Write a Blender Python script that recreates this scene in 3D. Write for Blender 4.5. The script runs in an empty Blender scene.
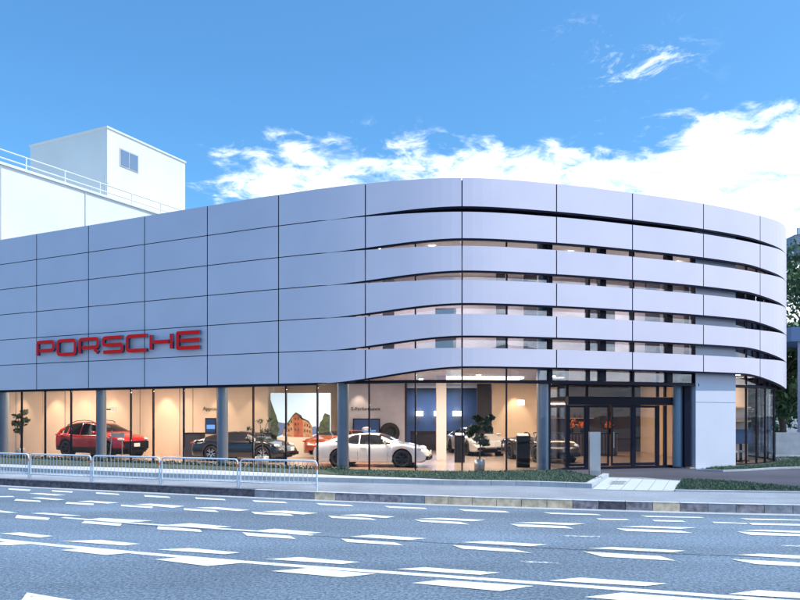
import bpy, math, random
import numpy as np
from mathutils import Vector, Matrix
R = math.radians
rng = random.Random(7)
sc = bpy.context.scene
COL = sc.collection
F, HY, CX, EYE = 700.0, 416.0, 400.0, 2.2

# ------------------------------------------------------------------ helpers
def P(px, py, z=0.0):
    d = (EYE - z) * F / (py - HY)
    return ((px - CX) / F * d, d, z)
def PD(px, d, z=0.0):
    return ((px - CX) / F * d, d, z)
def ZD(py, d):
    return EYE - (py - HY) * d / F

class MB:
    def __init__(self):
        self.v = []; self.f = []; self.m = []; self.sm = []
    def add(self, vs, fs, mi=0, smooth=False):
        b = len(self.v)
        self.v += [tuple(p) for p in vs]
        for f in fs:
            self.f.append(tuple(b + i for i in f)); self.m.append(mi); self.sm.append(smooth)
        return self
    def box(self, x0, x1, y0, y1, z0, z1, mi=0):
        vs = [(x0,y0,z0),(x1,y0,z0),(x1,y1,z0),(x0,y1,z0),(x0,y0,z1),(x1,y0,z1),(x1,y1,z1),(x0,y1,z1)]
        return self.add(vs, [(0,3,2,1),(4,5,6,7),(0,1,5,4),(1,2,6,5),(2,3,7,6),(3,0,4,7)], mi)
    def bar(self, a, b, w, h, mi=0, up=(0,0,1)):
        """box whose axis runs a->b, w sideways, h in the up direction, centred"""
        a = Vector(a); b = Vector(b); d = (b - a).normalized(); up = Vector(up)
        s = d.cross(up)
        if s.length < 1e-4: s = d.cross(Vector((1,0,0)))
        s.normalize(); u = s.cross(d).normalized()
        s *= w/2; u *= h/2
        vs = [a-s-u, a+s-u, a+s+u, a-s+u, b-s-u, b+s-u, b+s+u, b-s+u]
        return self.add(vs, [(0,1,2,3),(7,6,5,4),(0,4,5,1),(1,5,6,2),(2,6,7,3),(3,7,4,0)], mi)
    def prism(self, poly, z0, z1, mi=0, mside=None):
        n = len(poly)
        ar = sum(poly[i][0]*poly[(i+1)%n][1]-poly[(i+1)%n][0]*poly[i][1] for i in range(n))
        if ar < 0: poly = poly[::-1]
        vs = [(p[0],p[1],z0) for p in poly] + [(p[0],p[1],z1) for p in poly]
        self.add(vs, [tuple(range(n))[::-1], tuple(range(n, 2*n))], mi)
        self.add(vs, [(i,(i+1)%n,(i+1)%n+n,i+n) for i in range(n)], mi if mside is None else mside)
        return self
    def tube(self, pts, r, n=8, mi=0, smooth=True, caps=True):
        pts = [Vector(p) for p in pts]
        rs = r if isinstance(r, (list, tuple)) else [r]*len(pts)
        vs = []; prev = None
        for i, p in enumerate(pts):
            d = (pts[min(i+1, len(pts)-1)] - pts[max(i-1, 0)]).normalized()
            if prev is None:
                s = d.cross(Vector((0,0,1)))
                if s.length < 1e-3: s = Vector((1,0,0))
            else:
                s = prev - d * prev.dot(d)
            s.normalize(); prev = s; u = s.cross(d)
            for k in range(n):
                a = 2*math.pi*k/n
                vs.append(p + (s*math.cos(a) + u*math.sin(a)) * rs[i])
        fs = []
        for i in range(len(pts)-1):
            for k in range(n):
                fs.append((i*n+k, i*n+(k+1)%n, (i+1)*n+(k+1)%n, (i+1)*n+k))
        self.add(vs, fs, mi, smooth)
        if caps:
            self.add(vs[:n], [tuple(range(n))], mi); self.add(vs[-n:], [tuple(range(n))[::-1]], mi)
        return self
    def lathe(self, prof, n=24, axis='z', c=(0,0,0), mi=0, smooth=True):
        vs = []
        for (r, h) in prof:
            for k in range(n):
                a = 2*math.pi*k/n; x, y = r*math.cos(a), r*math.sin(a)
                p = (x, y, h) if axis == 'z' else (x, h, y)
                vs.append((p[0]+c[0], p[1]+c[1], p[2]+c[2]))
        fs = []
        for i in range(len(prof)-1):
            for k in range(n):
                q = (i*n+k, i*n+(k+1)%n, (i+1)*n+(k+1)%n, (i+1)*n+k)
                fs.append(q if axis == 'z' else q[::-1])
        return self.add(vs, fs, mi, smooth)
    def ell(self, c, r, n=10, mi=0):
        vs = []; 
        for i in range(n+1):
            t = math.pi*i/n
            for k in range(n*2):
                a = math.pi*k/n
                vs.append((c[0]+r[0]*math.sin(t)*math.cos(a), c[1]+r[1]*math.sin(t)*math.sin(a), c[2]+r[2]*math.cos(t)))
        m = n*2
        fs = [(i*m+k, (i+1)*m+k, (i+1)*m+(k+1)%m, i*m+(k+1)%m) for i in range(n) for k in range(m)]
        return self.add(vs, fs, mi, True)
    def build(self, name, mats, parent=None, **props):
        me = bpy.data.meshes.new(name)
        me.from_pydata(self.v, [], self.f)
        mats = mats if isinstance(mats, (list, tuple)) else [mats]
        for m in mats: me.materials.append(m)
        me.polygons.foreach_set('material_index', self.m)
        me.polygons.foreach_set('use_smooth', self.sm)
        me.update()
        o = bpy.data.objects.new(name, me); COL.objects.link(o)
        if parent is not None: o.parent = parent
        for k, v in props.items(): o[k] = v
        return o

def thing(name, label, cat, loc=(0,0,0), rz=0, group=None):
    o = bpy.data.objects.new(name, None); COL.objects.link(o); o.empty_display_size = .1
    o.location = loc; o.rotation_euler = (0,0,rz); o['label'] = label; o['category'] = cat
    if group: o['group'] = group
    return o
def tag(o, label, cat, group=None):
    o['label'] = label; o['category'] = cat
    if group: o['group'] = group
    return o
def kids(o): return [c for c in COL.objects if c.parent is o]
def dup(root, loc, rz, label):
    r = root.copy(); COL.objects.link(r); r.location = loc; r.rotation_euler = (0,0,rz); r['label'] = label
    for ch in kids(root):
        c = ch.copy(); COL.objects.link(c); c.parent = r
        for g in kids(ch):
            d = g.copy(); COL.objects.link(d); d.parent = c
    return r

# ------------------------------------------------------------------ materials
def mat(name, col, rough=.5, metal=0, noise=0, scale=5, spec=.5, bump=0, bscale=40, coat=0, emit=None, estr=1, detail=6):
    m = bpy.data.materials.new(name); m.use_nodes = True
    nt = m.node_tree; b = nt.nodes['Principled BSDF']
    b.inputs['Base Color'].default_value = (*col, 1)
    b.inputs['Roughness'].default_value = rough
    b.inputs['Metallic'].default_value = metal
    b.inputs['Specular IOR Level'].default_value = spec
    b.inputs['Coat Weight'].default_value = coat
    if emit:
        b.inputs['Emission Color'].default_value = (*emit, 1); b.inputs['Emission Strength'].default_value = estr
    if noise or bump:
        tc = nt.nodes.new('ShaderNodeTexCoord')
    if noise:
        n = nt.nodes.new('ShaderNodeTexNoise'); n.inputs['Scale'].default_value = scale; n.inputs['Detail'].default_value = detail
        nt.links.new(tc.outputs['Object'], n.inputs['Vector'])
        mr = nt.nodes.new('ShaderNodeMapRange'); mr.inputs[1].default_value=.3; mr.inputs[2].default_value=.7
        mr.inputs[3].default_value = 1-noise; mr.inputs[4].default_value = 1+noise
        nt.links.new(n.outputs['Fac'], mr.inputs[0])
        mx = nt.nodes.new('ShaderNodeVectorMath'); mx.operation = 'SCALE'
        mx.inputs[0].default_value = col
        nt.links.new(mr.outputs[0], mx.inputs['Scale'])
        nt.links.new(mx.outputs[0], b.inputs['Base Color'])
    if bump:
        n2 = nt.nodes.new('ShaderNodeTexNoise'); n2.inputs['Scale'].default_value = bscale; n2.inputs['Detail'].default_value = 4
        nt.links.new(tc.outputs['Object'], n2.inputs['Vector'])
        bp = nt.nodes.new('ShaderNodeBump'); bp.inputs['Strength'].default_value = bump; bp.inputs['Distance'].default_value = .02
        nt.links.new(n2.outputs['Fac'], bp.inputs['Height']); nt.links.new(bp.outputs[0], b.inputs['Normal'])
    return m
def glass_mat(name, tint, refl, ior=1.45):
    m = bpy.data.materials.new(name); m.use_nodes = True
    nt = m.node_tree; nt.nodes.clear()
    o = nt.nodes.new('ShaderNodeOutputMaterial'); mix = nt.nodes.new('ShaderNodeMixShader')
    t = nt.nodes.new('ShaderNodeBsdfTransparent'); t.inputs[0].default_value = (*tint, 1)
    g = nt.nodes.new('ShaderNodeBsdfGlossy'); g.inputs['Roughness'].default_value = .01; g.inputs[0].default_value = (.9,.95,1,1)
    fr = nt.nodes.new('ShaderNodeFresnel'); fr.inputs[0].default_value = ior
    mr = nt.nodes.new('ShaderNodeMath'); mr.operation = 'MULTIPLY_ADD'; mr.inputs[1].default_value = .65; mr.inputs[2].default_value = refl
    mr.use_clamp = True
    # slight unevenness of the float glass
    tc = nt.nodes.new('ShaderNodeTexCoord'); n = nt.nodes.new('ShaderNodeTexNoise'); n.inputs['Scale'].default_value = .9; n.inputs['Detail'].default_value = 1
    bp = nt.nodes.new('ShaderNodeBump'); bp.inputs['Strength'].default_value = .06; bp.inputs['Distance'].default_value = .05
    nt.links.new(tc.outputs['Object'], n.inputs['Vector']); nt.links.new(n.outputs[0], bp.inputs['Height']); nt.links.new(bp.outputs[0], g.inputs['Normal'])
    nt.links.new(fr.outputs[0], mr.inputs[0]); nt.links.new(mr.outputs[0], mix.inputs[0])
    nt.links.new(t.outputs[0], mix.inputs[1]); nt.links.new(g.outputs[0], mix.inputs[2]); nt.links.new(mix.outputs[0], o.inputs[0])
    return m
def asphalt_mat(name, a, b_, big=.25, fine=90, rough=.85):
    m = bpy.data.materials.new(name); m.use_nodes = True
    nt = m.node_tree; b = nt.nodes['Principled BSDF']; b.inputs['Roughness'].default_value = rough
    tc = nt.nodes.new('ShaderNodeTexCoord')
    n1 = nt.nodes.new('ShaderNodeTexNoise'); n1.inputs['Scale'].default_value = fine*.4; n1.inputs['Detail'].default_value = 3; n1.inputs['Roughness'].default_value=.7
    n2 = nt.nodes.new('ShaderNodeTexNoise'); n2.inputs['Scale'].default_value = big; n2.inputs['Detail'].default_value = 5
    n3 = nt.nodes.new('ShaderNodeTexVoronoi'); n3.inputs['Scale'].default_value = fine
    for n in (n1,n2,n3): nt.links.new(tc.outputs['Object'], n.inputs['Vector'])
    mr = nt.nodes.new('ShaderNodeMapRange'); mr.inputs[1].default_value=.32; mr.inputs[2].default_value=.68
    nt.links.new(n1.outputs['Fac'], mr.inputs[0])
    mx = nt.nodes.new('ShaderNodeMix'); mx.data_type='RGBA'; mx.inputs[6].default_value=(*a,1); mx.inputs[7].default_value=(*b_,1)
    nt.links.new(mr.outputs[0], mx.inputs[0])
    m2 = nt.nodes.new('ShaderNodeMapRange'); m2.inputs[1].default_value=.3; m2.inputs[2].default_value=.7; m2.inputs[3].default_value=.78; m2.inputs[4].default_value=1.18
    nt.links.new(n2.outputs['Fac'], m2.inputs[0])
    mp_ = nt.nodes.new('ShaderNodeMapping'); mp_.inputs['Rotation'].default_value = (0,0,.30); mp_.inputs['Scale'].default_value = (.03,.55,1)
    n5 = nt.nodes.new('ShaderNodeTexNoise'); n5.inputs['Scale'].default_value = 1.0; n5.inputs['Detail'].default_value = 4
    nt.links.new(tc.outputs['Object'], mp_.inputs[0]); nt.links.new(mp_.outputs[0], n5.inputs['Vector'])
    m5 = nt.nodes.new('ShaderNodeMapRange'); m5.inputs[1].default_value=.35; m5.inputs[2].default_value=.65; m5.inputs[3].default_value=.8; m5.inputs[4].default_value=1.15
    nt.links.new(n5.outputs['Fac'], m5.inputs[0])
    m6 = nt.nodes.new('ShaderNodeMath'); m6.operation='MULTIPLY'; nt.links.new(m2.outputs[0], m6.inputs[0]); nt.links.new(m5.outputs[0], m6.inputs[1]); m2 = m6
    # bright stone chips
    m3 = nt.nodes.new('ShaderNodeMapRange'); m3.inputs[1].default_value=0; m3.inputs[2].default_value=1; m3.inputs[3].default_value=.7; m3.inputs[4].default_value=1.35
    nt.links.new(n3.outputs['Color'], m3.inputs[0])
    mm = nt.nodes.new('ShaderNodeMath'); mm.operation='MULTIPLY'; nt.links.new(m2.outputs[0], mm.inputs[0]); nt.links.new(m3.outputs[0], mm.inputs[1])
    vs = nt.nodes.new('ShaderNodeVectorMath'); vs.operation='SCALE'
    nt.links.new(mx.outputs[2], vs.inputs[0]); nt.links.new(mm.outputs[0], vs.inputs['Scale']); nt.links.new(vs.outputs[0], b.inputs['Base Color'])
    bp = nt.nodes.new('ShaderNodeBump'); bp.inputs['Strength'].default_value=.35; bp.inputs['Distance'].default_value=.01
    nt.links.new(n3.outputs['Distance'], bp.inputs['Height']); nt.links.new(bp.outputs[0], b.inputs['Normal'])
    return m

M = {}
M['road'] = asphalt_mat('asphalt', (.045,.075,.115), (.22,.28,.355), .22, 52)
M['drive'] = asphalt_mat('dark_asphalt', (.035,.036,.055), (.06,.06,.085), .5, 70)
M['walk'] = asphalt_mat('pavement_asphalt', (.20,.225,.27), (.28,.305,.35), .6, 80)
M['concrete'] = mat('concrete', (.40,.42,.45), .8, noise=.12, scale=3, bump=.2)
M['paving'] = mat('pale_paving', (.46,.49,.51), .7, noise=.05, scale=4)
M['joint_dark'] = mat('tar_seam', (.03,.035,.055), .8)
M['joint'] = mat('joint', (.2,.21,.23), .9)
M['gravel'] = mat('gravel', (.16,.17,.2), .9, noise=.6, scale=60, bump=.8, bscale=80)
M['soil'] = mat('turf_soil', (.035,.055,.04), .95, noise=.35, scale=6, bump=.6)
M['grass'] = mat('grass', (.055,.11,.075), .8, noise=.35, scale=3)
M['hedge'] = mat('hedge_leaf', (.03,.06,.035), .7, noise=.4, scale=8)
M['clad'] = mat('brushed_cladding', (.63,.575,.66), .42, metal=.08, noise=.025, scale=.7, detail=2)
M['navy'] = mat('navy_trim_and_shade', (.007,.008,.026), .6, spec=.2)
M['backing'] = mat('dark_backing', (.02,.022,.04), .8)
M['mullion'] = mat('dark_mullion', (.006,.008,.022), .5, spec=.2)
M['fin'] = mat('white_render', (.58,.59,.68), .6, noise=.02, scale=1)
M['fin_joint'] = M['joint']
M['column'] = mat('column_paint', (.24,.32,.42), .35, metal=.2)
M['intcol'] = mat('white_column', (.75,.72,.7), .6)
M['glass'] = glass_mat('clear_glazing', (.95,.96,.98), -.008)
M['glass_up'] = glass_mat('upper_glazing', (.86,.89,.96), .10)
M['wallw'] = mat('beige_wall', (.70,.55,.42), .7, noise=.03, scale=2)
M['wallg'] = mat('grey_wall', (.46,.46,.55), .75, noise=.08, scale=2)
M['wallu'] = mat('lilac_wall', (.66,.60,.63), .7, noise=.06, scale=.8)
M['walld'] = mat('dark_wall', (.028,.024,.035), .6)
M['wallb'] = mat('blue_wall', (.045,.075,.14), .5)
M['floor'] = mat('showroom_floor', (.42,.33,.28), .22, noise=.08, scale=2)
M['ceil'] = mat('ceiling_white', (.7,.66,.62), .8)
M['whiteb'] = mat('white_stucco', (.66,.67,.66), .8, noise=.05, scale=.25)
M['winb'] = mat('blue_window', (.12,.2,.32), .1, spec=.8)
M['rail'] = mat('galvanised_rail', (.62,.65,.68), .4, metal=.3)
M['fence'] = mat('pale_fence_paint', (.55,.64,.72), .4, metal=.1, noise=.06, scale=9)
M['orange'] = mat('orange_reflector', (.85,.16,.03), .3)
M['red'] = mat('red_letter', (.90,.012,.010), .5, spec=.15)
M['lettersd'] = mat('letter_side', (.03,.05,.12), .4)
M['steel'] = mat('brushed_steel', (.5,.52,.56), .3, metal=.85, noise=.05, scale=4)
M['black'] = mat('black_plastic', (.006,.006,.009), .5, spec=.25)
M['tyre'] = mat('tyre_rubber', (.015,.015,.017), .75)
M['rimd'] = mat('dark_rim', (.03,.032,.036), .35, metal=.6)
M['rims'] = mat('silver_rim', (.7,.72,.75), .25, metal=.8)
M['carglass'] = mat('tinted_car_glass', (.012,.014,.02), .05, spec=.8)
M['lamp'] = mat('headlight_glass', (.6,.65,.7), .1, spec=.9)
M['tail'] = mat('tail_light', (.4,.01,.01), .2)
M['plate'] = mat('number_plate', (.85,.85,.83), .5)
M['screen'] = mat('screen_picture', (.01,.02,.05), .2, emit=(.02,.05,.14), estr=.35)
M['screen2'] = mat('screen_glow', (.05,.1,.2), .2, emit=(.15,.35,.8), estr=.5)
M['downl'] = mat('downlight', (1,1,1), .5, emit=(1,.86,.68), estr=14)
M['strip'] = mat('light_panel', (1,1,1), .5, emit=(1,.9,.76), estr=3.0)
M['exit'] = mat('exit_green', (.1,.6,.3), .5, emit=(.5,1,.75), estr=2.0)
M['leafi'] = mat('indoor_leaf', (.03,.07,.03), .5, noise=.4, scale=9)
M['bark'] = mat('bark', (.11,.085,.06), .9, noise=.3, scale=12, bump=.5)
M['pot'] = mat('zinc_pot', (.38,.42,.46), .35, metal=.5)
M['sky_print'] = mat('mural_sky', (.48,.66,.82), .6, emit=(.6,.75,.85), estr=.28)  # print is no lamp: brightness added as a faint glow
M['sand_print'] = mat('mural_ground', (.75,.66,.52), .6, emit=(.75,.66,.5), estr=.08)  # faint glow added to the printed ground too
M['brick_print'] = mat('mural_brick', (.42,.12,.05), .6, noise=.25, scale=5)
M['brick2_print'] = mat('mural_brick_light', (.5,.27,.14), .6, noise=.3, scale=7)
M['tree_print'] = mat('mural_tree', (.06,.08,.04), .6, noise=.6, scale=9)
M['hill_print'] = mat('mural_hill', (.13,.2,.4), .6)
M['wood'] = mat('warm_shelf', (.5,.32,.18), .5)
M['flower'] = mat('orange_flower', (.7,.17,.04), .6, noise=.3, scale=20)
M['canopy'] = mat('blue_steel', (.06,.12,.26), .4)
M['paleblue'] = mat('pale_blue_steel', (.35,.42,.55), .4)
M['wood_dark'] = mat('dark_slat', (.10,.075,.08), .5)
M['cw'] = mat('curtain', (.6,.5,.45), .8)

def tone_shift(m, amt, wav=.0):
    nt = m.node_tree; b = nt.nodes['Principled BSDF']; l = b.inputs['Base Color'].links[0]; src = l.from_socket
    oi = nt.nodes.new('ShaderNodeObjectInfo'); mr = nt.nodes.new('ShaderNodeMapRange'); mr.inputs[3].default_value = 1-amt; mr.inputs[4].default_value = 1+amt
    nt.links.new(oi.outputs['Random'], mr.inputs[0]); v = nt.nodes.new('ShaderNodeVectorMath'); v.operation='SCALE'
    nt.links.new(src, v.inputs[0]); nt.links.new(mr.outputs[0], v.inputs['Scale']); nt.links.new(v.outputs[0], b.inputs['Base Color'])
    tc = nt.nodes.new('ShaderNodeTexCoord'); n = nt.nodes.new('ShaderNodeTexNoise'); n.inputs['Scale'].default_value = .8
    bp = nt.nodes.new('ShaderNodeBump'); bp.inputs['Strength'].default_value = wav; bp.inputs['Distance'].default_value = .05
    nt.links.new(tc.outputs['Object'], n.inputs['Vector']); nt.links.new(n.outputs[0], bp.inputs['Height']); nt.links.new(bp.outputs[0], b.inputs['Normal'])
tone_shift(M['clad'], .02, .12)
def paint_mat(name, col, lo, hi, scale=7):
    m = bpy.data.materials.new(name); m.use_nodes = True
    nt = m.node_tree; b = nt.nodes['Principled BSDF']; b.inputs['Roughness'].default_value=.6
    b.inputs['Base Color'].default_value=(*col,1)
    tc = nt.nodes.new('ShaderNodeTexCoord'); n = nt.nodes.new('ShaderNodeTexNoise'); n.inputs['Scale'].default_value=scale; n.inputs['Detail'].default_value=8; n.inputs['Roughness'].default_value=.75
    n.inputs['Scale'].default_value = scale
    nt.links.new(tc.outputs['Object'], n.inputs['Vector'])
    mr = nt.nodes.new('ShaderNodeMapRange'); mr.inputs[1].default_value=lo; mr.inputs[2].default_value=hi
    nt.links.new(n.outputs['Fac'], mr.inputs[0])
    t = nt.nodes.new('ShaderNodeBsdfTransparent'); mix = nt.nodes.new('ShaderNodeMixShader')
    nt.links.new(mr.outputs[0], mix.inputs[0]); nt.links.new(t.outputs[0], mix.inputs[1]); nt.links.new(b.outputs[0], mix.inputs[2])
    nt.links.new(mix.outputs[0], nt.nodes['Material Output'].inputs[0])
    return m
M['mark'] = paint_mat('road_paint', (.72,.73,.74), .31, .43)
M['mark_worn'] = paint_mat('worn_road_paint', (.7,.71,.73), .40, .62, 10)

def carpaint(name, col, metal=0.0, rough=.25):
    return mat(name, col, rough, metal=metal, coat=1.0, spec=.5)

# ------------------------------------------------------------------ facade curve
fc = [(-31.0, 37.88), (-25,35.05), (-18.2,31.82), (-11,28.4), (-7.2,26.6), (-4.42,25.32), (-1.23,24.1), (2.08,23.5), (5.38,24.12), (8.37,25.12), (11.4,26.35), (14.35,27.95),
      (15.8,29.0), (16.75,30.35), (17.3,32.3), (17.4,34.8), (16.8,38.0), (15.2,41.5), (12.5,44.5)]
def catmull(pts, n=24):
    out = []
    p = [np.array(q, float) for q in pts]
    p = [2*p[0]-p[1]] + p + [2*p[-1]-p[-2]]
    for i in range(1, len(p)-2):
        for k in range(n):
            t = k/n
            # centripetal-like hermite with length-scaled tangents
            d1 = np.linalg.norm(p[i+1]-p[i]); d0 = np.linalg.norm(p[i]-p[i-1]); d2 = np.linalg.norm(p[i+2]-p[i+1])
            m1 = ((p[i]-p[i-1])/d0*d1 + (p[i+1]-p[i])/d1*d0)/(d0+d1)*d1
            m2 = ((p[i+1]-p[i])/d1*d2 + (p[i+2]-p[i+1])/d2*d1)/(d1+d2)*d1
            h = (2*t**3-3*t*t+1)*p[i] + (t**3-2*t*t+t)*m1 + (-2*t**3+3*t*t)*p[i+1] + (t**3-t*t)*m2
            out.append(h)
    out.append(p[-2])
    return np.array(out)
class Curve2:
    def __init__(self, pts, n=24):
        self.p = catmull(pts, n)
        self.s = np.concatenate([[0], np.cumsum(np.linalg.norm(np.diff(self.p, axis=0), axis=1))])
        self.L = float(self.s[-1])
    def at(self, s, off=0.0):
        """point at arc length s, moved off metres away from the viewer's side"""
        x = np.interp(s, self.s, self.p[:,0]); y = np.interp(s, self.s, self.p[:,1])
        e = .05
        s0, s1 = max(0, s-e), min(self.L, s+e)
        t = np.array([np.interp(s1,self.s,self.p[:,0])-np.interp(s0,self.s,self.p[:,0]), np.interp(s1,self.s,self.p[:,1])-np.interp(s0,self.s,self.p[:,1])])
        t /= np.linalg.norm(t)
        return (float(x - t[1]*off), float(y + t[0]*off))
    def spx(self, px, off=0.0, smax=None):
        ss = np.linspace(0, smax or self.L, 1500)
        best = None
        last = None
        for s in ss:
            q = self.at(s, off); u = CX + F*q[0]/q[1]
            if last is not None and last < px <= u: return float(s)
            last = u
        return float(ss[-1] if px > last else ss[0])
FC = Curve2(fc)
S = lambda px, off=0.0: FC.spx(px, off)
seam_px = [36, 88, 144, 207, 278, 365, 462, 556, 632, 703, 760]
seams = [S(p) for p in seam_px]
s = seams[0]; left = []
while s - 3.22 > 0: s -= 3.22; left.append(s)
seams = [0.0] + left[::-1] + seams
s = seams[-1]
while s + 3.3 < FC.L: s += 3.3; seams.append(s)
seams.append(FC.L)
lift = [.19, .26, .32, .37, .42, .53]
sA, sB = S(315), S(470); sC = S(742); sD = sC + 4.3
def sst(t): t = max(0, min(1, t)); return t*t*(3-2*t)
def taper(s):
    if s <= (sA+sB)/2: return sst((s-sA)/(sB-sA))
    return min(sst((s-sA)/(sB-sA)), 1 - sst((s-sC)/(sD-sC)))
def rtop(k): return 10.2 - 1.143*k
def rbot(k, s): return rtop(k+1) + lift[k]*taper(s) if k < 6 else 0
def strip(off0, off1, s0, s1, z0, z1, step=.5, mi=0, mb=None):
    """solid following the facade curve; z0/z1 numbers or functions of s"""
    mb = mb or MB(); n = max(1, int(math.ceil((s1-s0)/step)))
    fz0 = z0 if callable(z0) else (lambda s: z0); fz1 = z1 if callable(z1) else (lambda s: z1)
    vs = []
    for i in range(n+1):
        s = s0 + (s1-s0)*i/n
        a = FC.at(s, off0); b = FC.at(s, off1)
        vs += [(a[0],a[1],fz0(s)), (b[0],b[1],fz0(s)), (b[0],b[1],fz1(s)), (a[0],a[1],fz1(s))]
    fs = []; fb = []
    for i in range(n):
        o = i*4
        fb += [(o+4+k, o+k, o+(k+1)%4, o+4+(k+1)%4)[::-1] for k in (1,2)]
        fs += [(o, o+4, o+7, o+3)]
        fb += [(o, o+1, o+5, o+4)]
    fb += [(0,3,2,1)[::1], (n*4, n*4+1, n*4+2, n*4+3)]
    mb.add(vs, fs, mi); mb.add(vs, fb, mi if mb.__dict__.get('bm') is None else mb.bm)
    return mb

# ------------------------------------------------------------------ the showroom building
B = thing('showroom_building', 'long curved dealership building clad in pale grey-blue metal bands over a lit glass ground floor', 'building', (0,0,0))
for j in range(len(seams)-1):
    s0, s1 = seams[j]+.02, seams[j+1]-.02
    if s1 - s0 < .3: continue
    if seams[j] > S(780)+14: continue
    for k in range(6):
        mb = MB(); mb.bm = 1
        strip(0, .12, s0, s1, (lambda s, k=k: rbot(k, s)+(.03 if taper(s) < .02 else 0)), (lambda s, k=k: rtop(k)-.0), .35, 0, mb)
        # underside faces navy: the shade below the band is put into the colour
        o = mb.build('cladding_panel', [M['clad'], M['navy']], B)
# dark strip under each band, standing in for the shade on its underside
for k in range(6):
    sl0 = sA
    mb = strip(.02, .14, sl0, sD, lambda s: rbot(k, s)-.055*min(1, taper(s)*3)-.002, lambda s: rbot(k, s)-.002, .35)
    mb.build('underside_shade_strip', M['navy'], B)
# backing behind flush part
sK = S(352)
strip(.15, .32, 0, sK, 3.36, 10.12, .8).build('backing_wall', M['backing'], B)
strip(.15, .32, sD-.6, FC.L, .25, 10.12, .6).build('rear_curved_wall', M['backing'], B) if False else None
strip(.125, .5, 0, FC.L, 10.02, 10.16, .6).build('parapet_capping', M['navy'], B)
# parapet behind top band (dark)
strip(.6, .8, sK, FC.L, 9.0, 10.0, .6).build('parapet', M['backing'], B)
strip(.16, .3, sK+.02, FC.L, 9.42, 10.015, .6).build('parapet_lining', M['navy'], B)
strip(.14, .7, 0, sA, 3.30, 3.355, .8).build('soffit', M['navy'], B)

# ---- plan outline of the glazing
gl_left_px = [21, 45, 71, 130, 153, 183, 253, 285, 317, 369, 414.5, 461, 506, 549]
GO = .42   # glass offset
def vwall(a, b, z0, z1, t=.04, mb=None, mi=0):
    mb = mb or MB(); a = Vector((a[0],a[1],0)); b = Vector((b[0],b[1],0)); d = (b-a).normalized(); n = Vector((-d.y, d.x, 0))*t/2
    vs = [a-n, b-n, b+n, a+n]
    return mb.prism([(v.x, v.y) for v in vs], z0, z1, mi)
ms = [S(p, GO) for p in gl_left_px]
s = ms[0]; ex = []
while s - 1.6 > .2: s -= 1.6; ex.append(s)
ms = ex[::-1] + ms
G0 = .27
def pane(s0, s1, z0, z1, name='glass_pane', m=None, g=GO):
    strip(g, g+.015, s0+.03, s1-.03, z0, z1, .8).build(name, m or M['glass'], B)
for i in range(len(ms)-1):
    top = 3.34 if ms[i+1] <= sK else 3.32
    pane(ms[i], ms[i+1], G0, top)
s549 = ms[-1]
for i, s in enumerate(ms):
    a = FC.at(s, GO-.03); b = FC.at(s, GO+.05)
    w = .045
    zt = 3.36 if s < S(350) else 9.0
    MB().bar((a[0],a[1],(G0-.03+zt)/2), (b[0],b[1],(G0-.03+zt)/2), w, zt-G0+.03).build('mullion', M['mullion'], B)
strip(GO-.04, GO+.1, 0, s549, .2, .285, .8).build('sill_rail', M['mullion'], B)
sT0 = S(345, GO)
strip(GO-.10, GO+.12, sT0, S(697, GO), 3.33, 3.44, .5).build('transom', M['mullion'], B)
# upper glazing, from px 352 to the end
um = [S(p, GO) for p in (369,414.5,461,506,549,587,601,632,668,694)]
allu = [sK+.1] + um
for i in range(len(allu)-1):
    pane(allu[i], allu[i+1], 3.46, 8.98, 'upper_glass_pane', M['glass_up'])
for p, w in ((549,.14),(587,.08),(601,.26),(632,.08),(668,.26),(694,.14)):
    s = S(p, GO)
    strip(GO-.08, GO+.14, s-w/2, s+w/2, 3.45, 8.98, .4).build('upper_mullion', M['mullion'], B)
# short cross pieces seen in the slots
for p in (392, 438, 484, 527, 570, 616, 650):
    pass
# ---- fin wall
sf0, sf1 = S(694.5, .35), S(734.5, .35)
strip(.32, .62, sf0, sf1, .2, 9.3, .4).build('fin_wall', M['fin'], B)
strip(.316, .33, sf0, sf1, 2.72, 2.735, .4).build('fin_joint', M['joint'], B)
# ---- right glazing
rm = [sf1+.02, S(746, GO), S(756,GO), S(765, GO)]
s = rm[-1]
sEndGlass = S(777.5, GO)
while s + 1.3 < sEndGlass + 2.6: s += 1.3; rm.append(s)
for i in range(len(rm)-1):
    pane(rm[i], rm[i+1], G0, 3.32)
    pane(rm[i], rm[i+1], 3.46, 8.98, 'upper_glass_pane', M['glass_up'])
    s = rm[i+1]; a = FC.at(s, GO-.03); b = FC.at(s, GO+.05)
    MB().bar((a[0],a[1],4.6), (b[0],b[1],4.6), .04, 8.7).build('mullion', M['mullion'], B)
strip(GO-.06, GO+.1, rm[0], rm[-1], 3.33, 3.44, .5).build('transom', M['mullion'], B)
strip(GO-.06, GO+.1, rm[0], rm[-1], .2, .285, .5).build('sill_rail', M['mullion'], B)
sG = rm[-1]
strip(.15, .35, sG, FC.L, .2, 10.0, .6).build('rear_wall', M['fin'], B)
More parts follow.
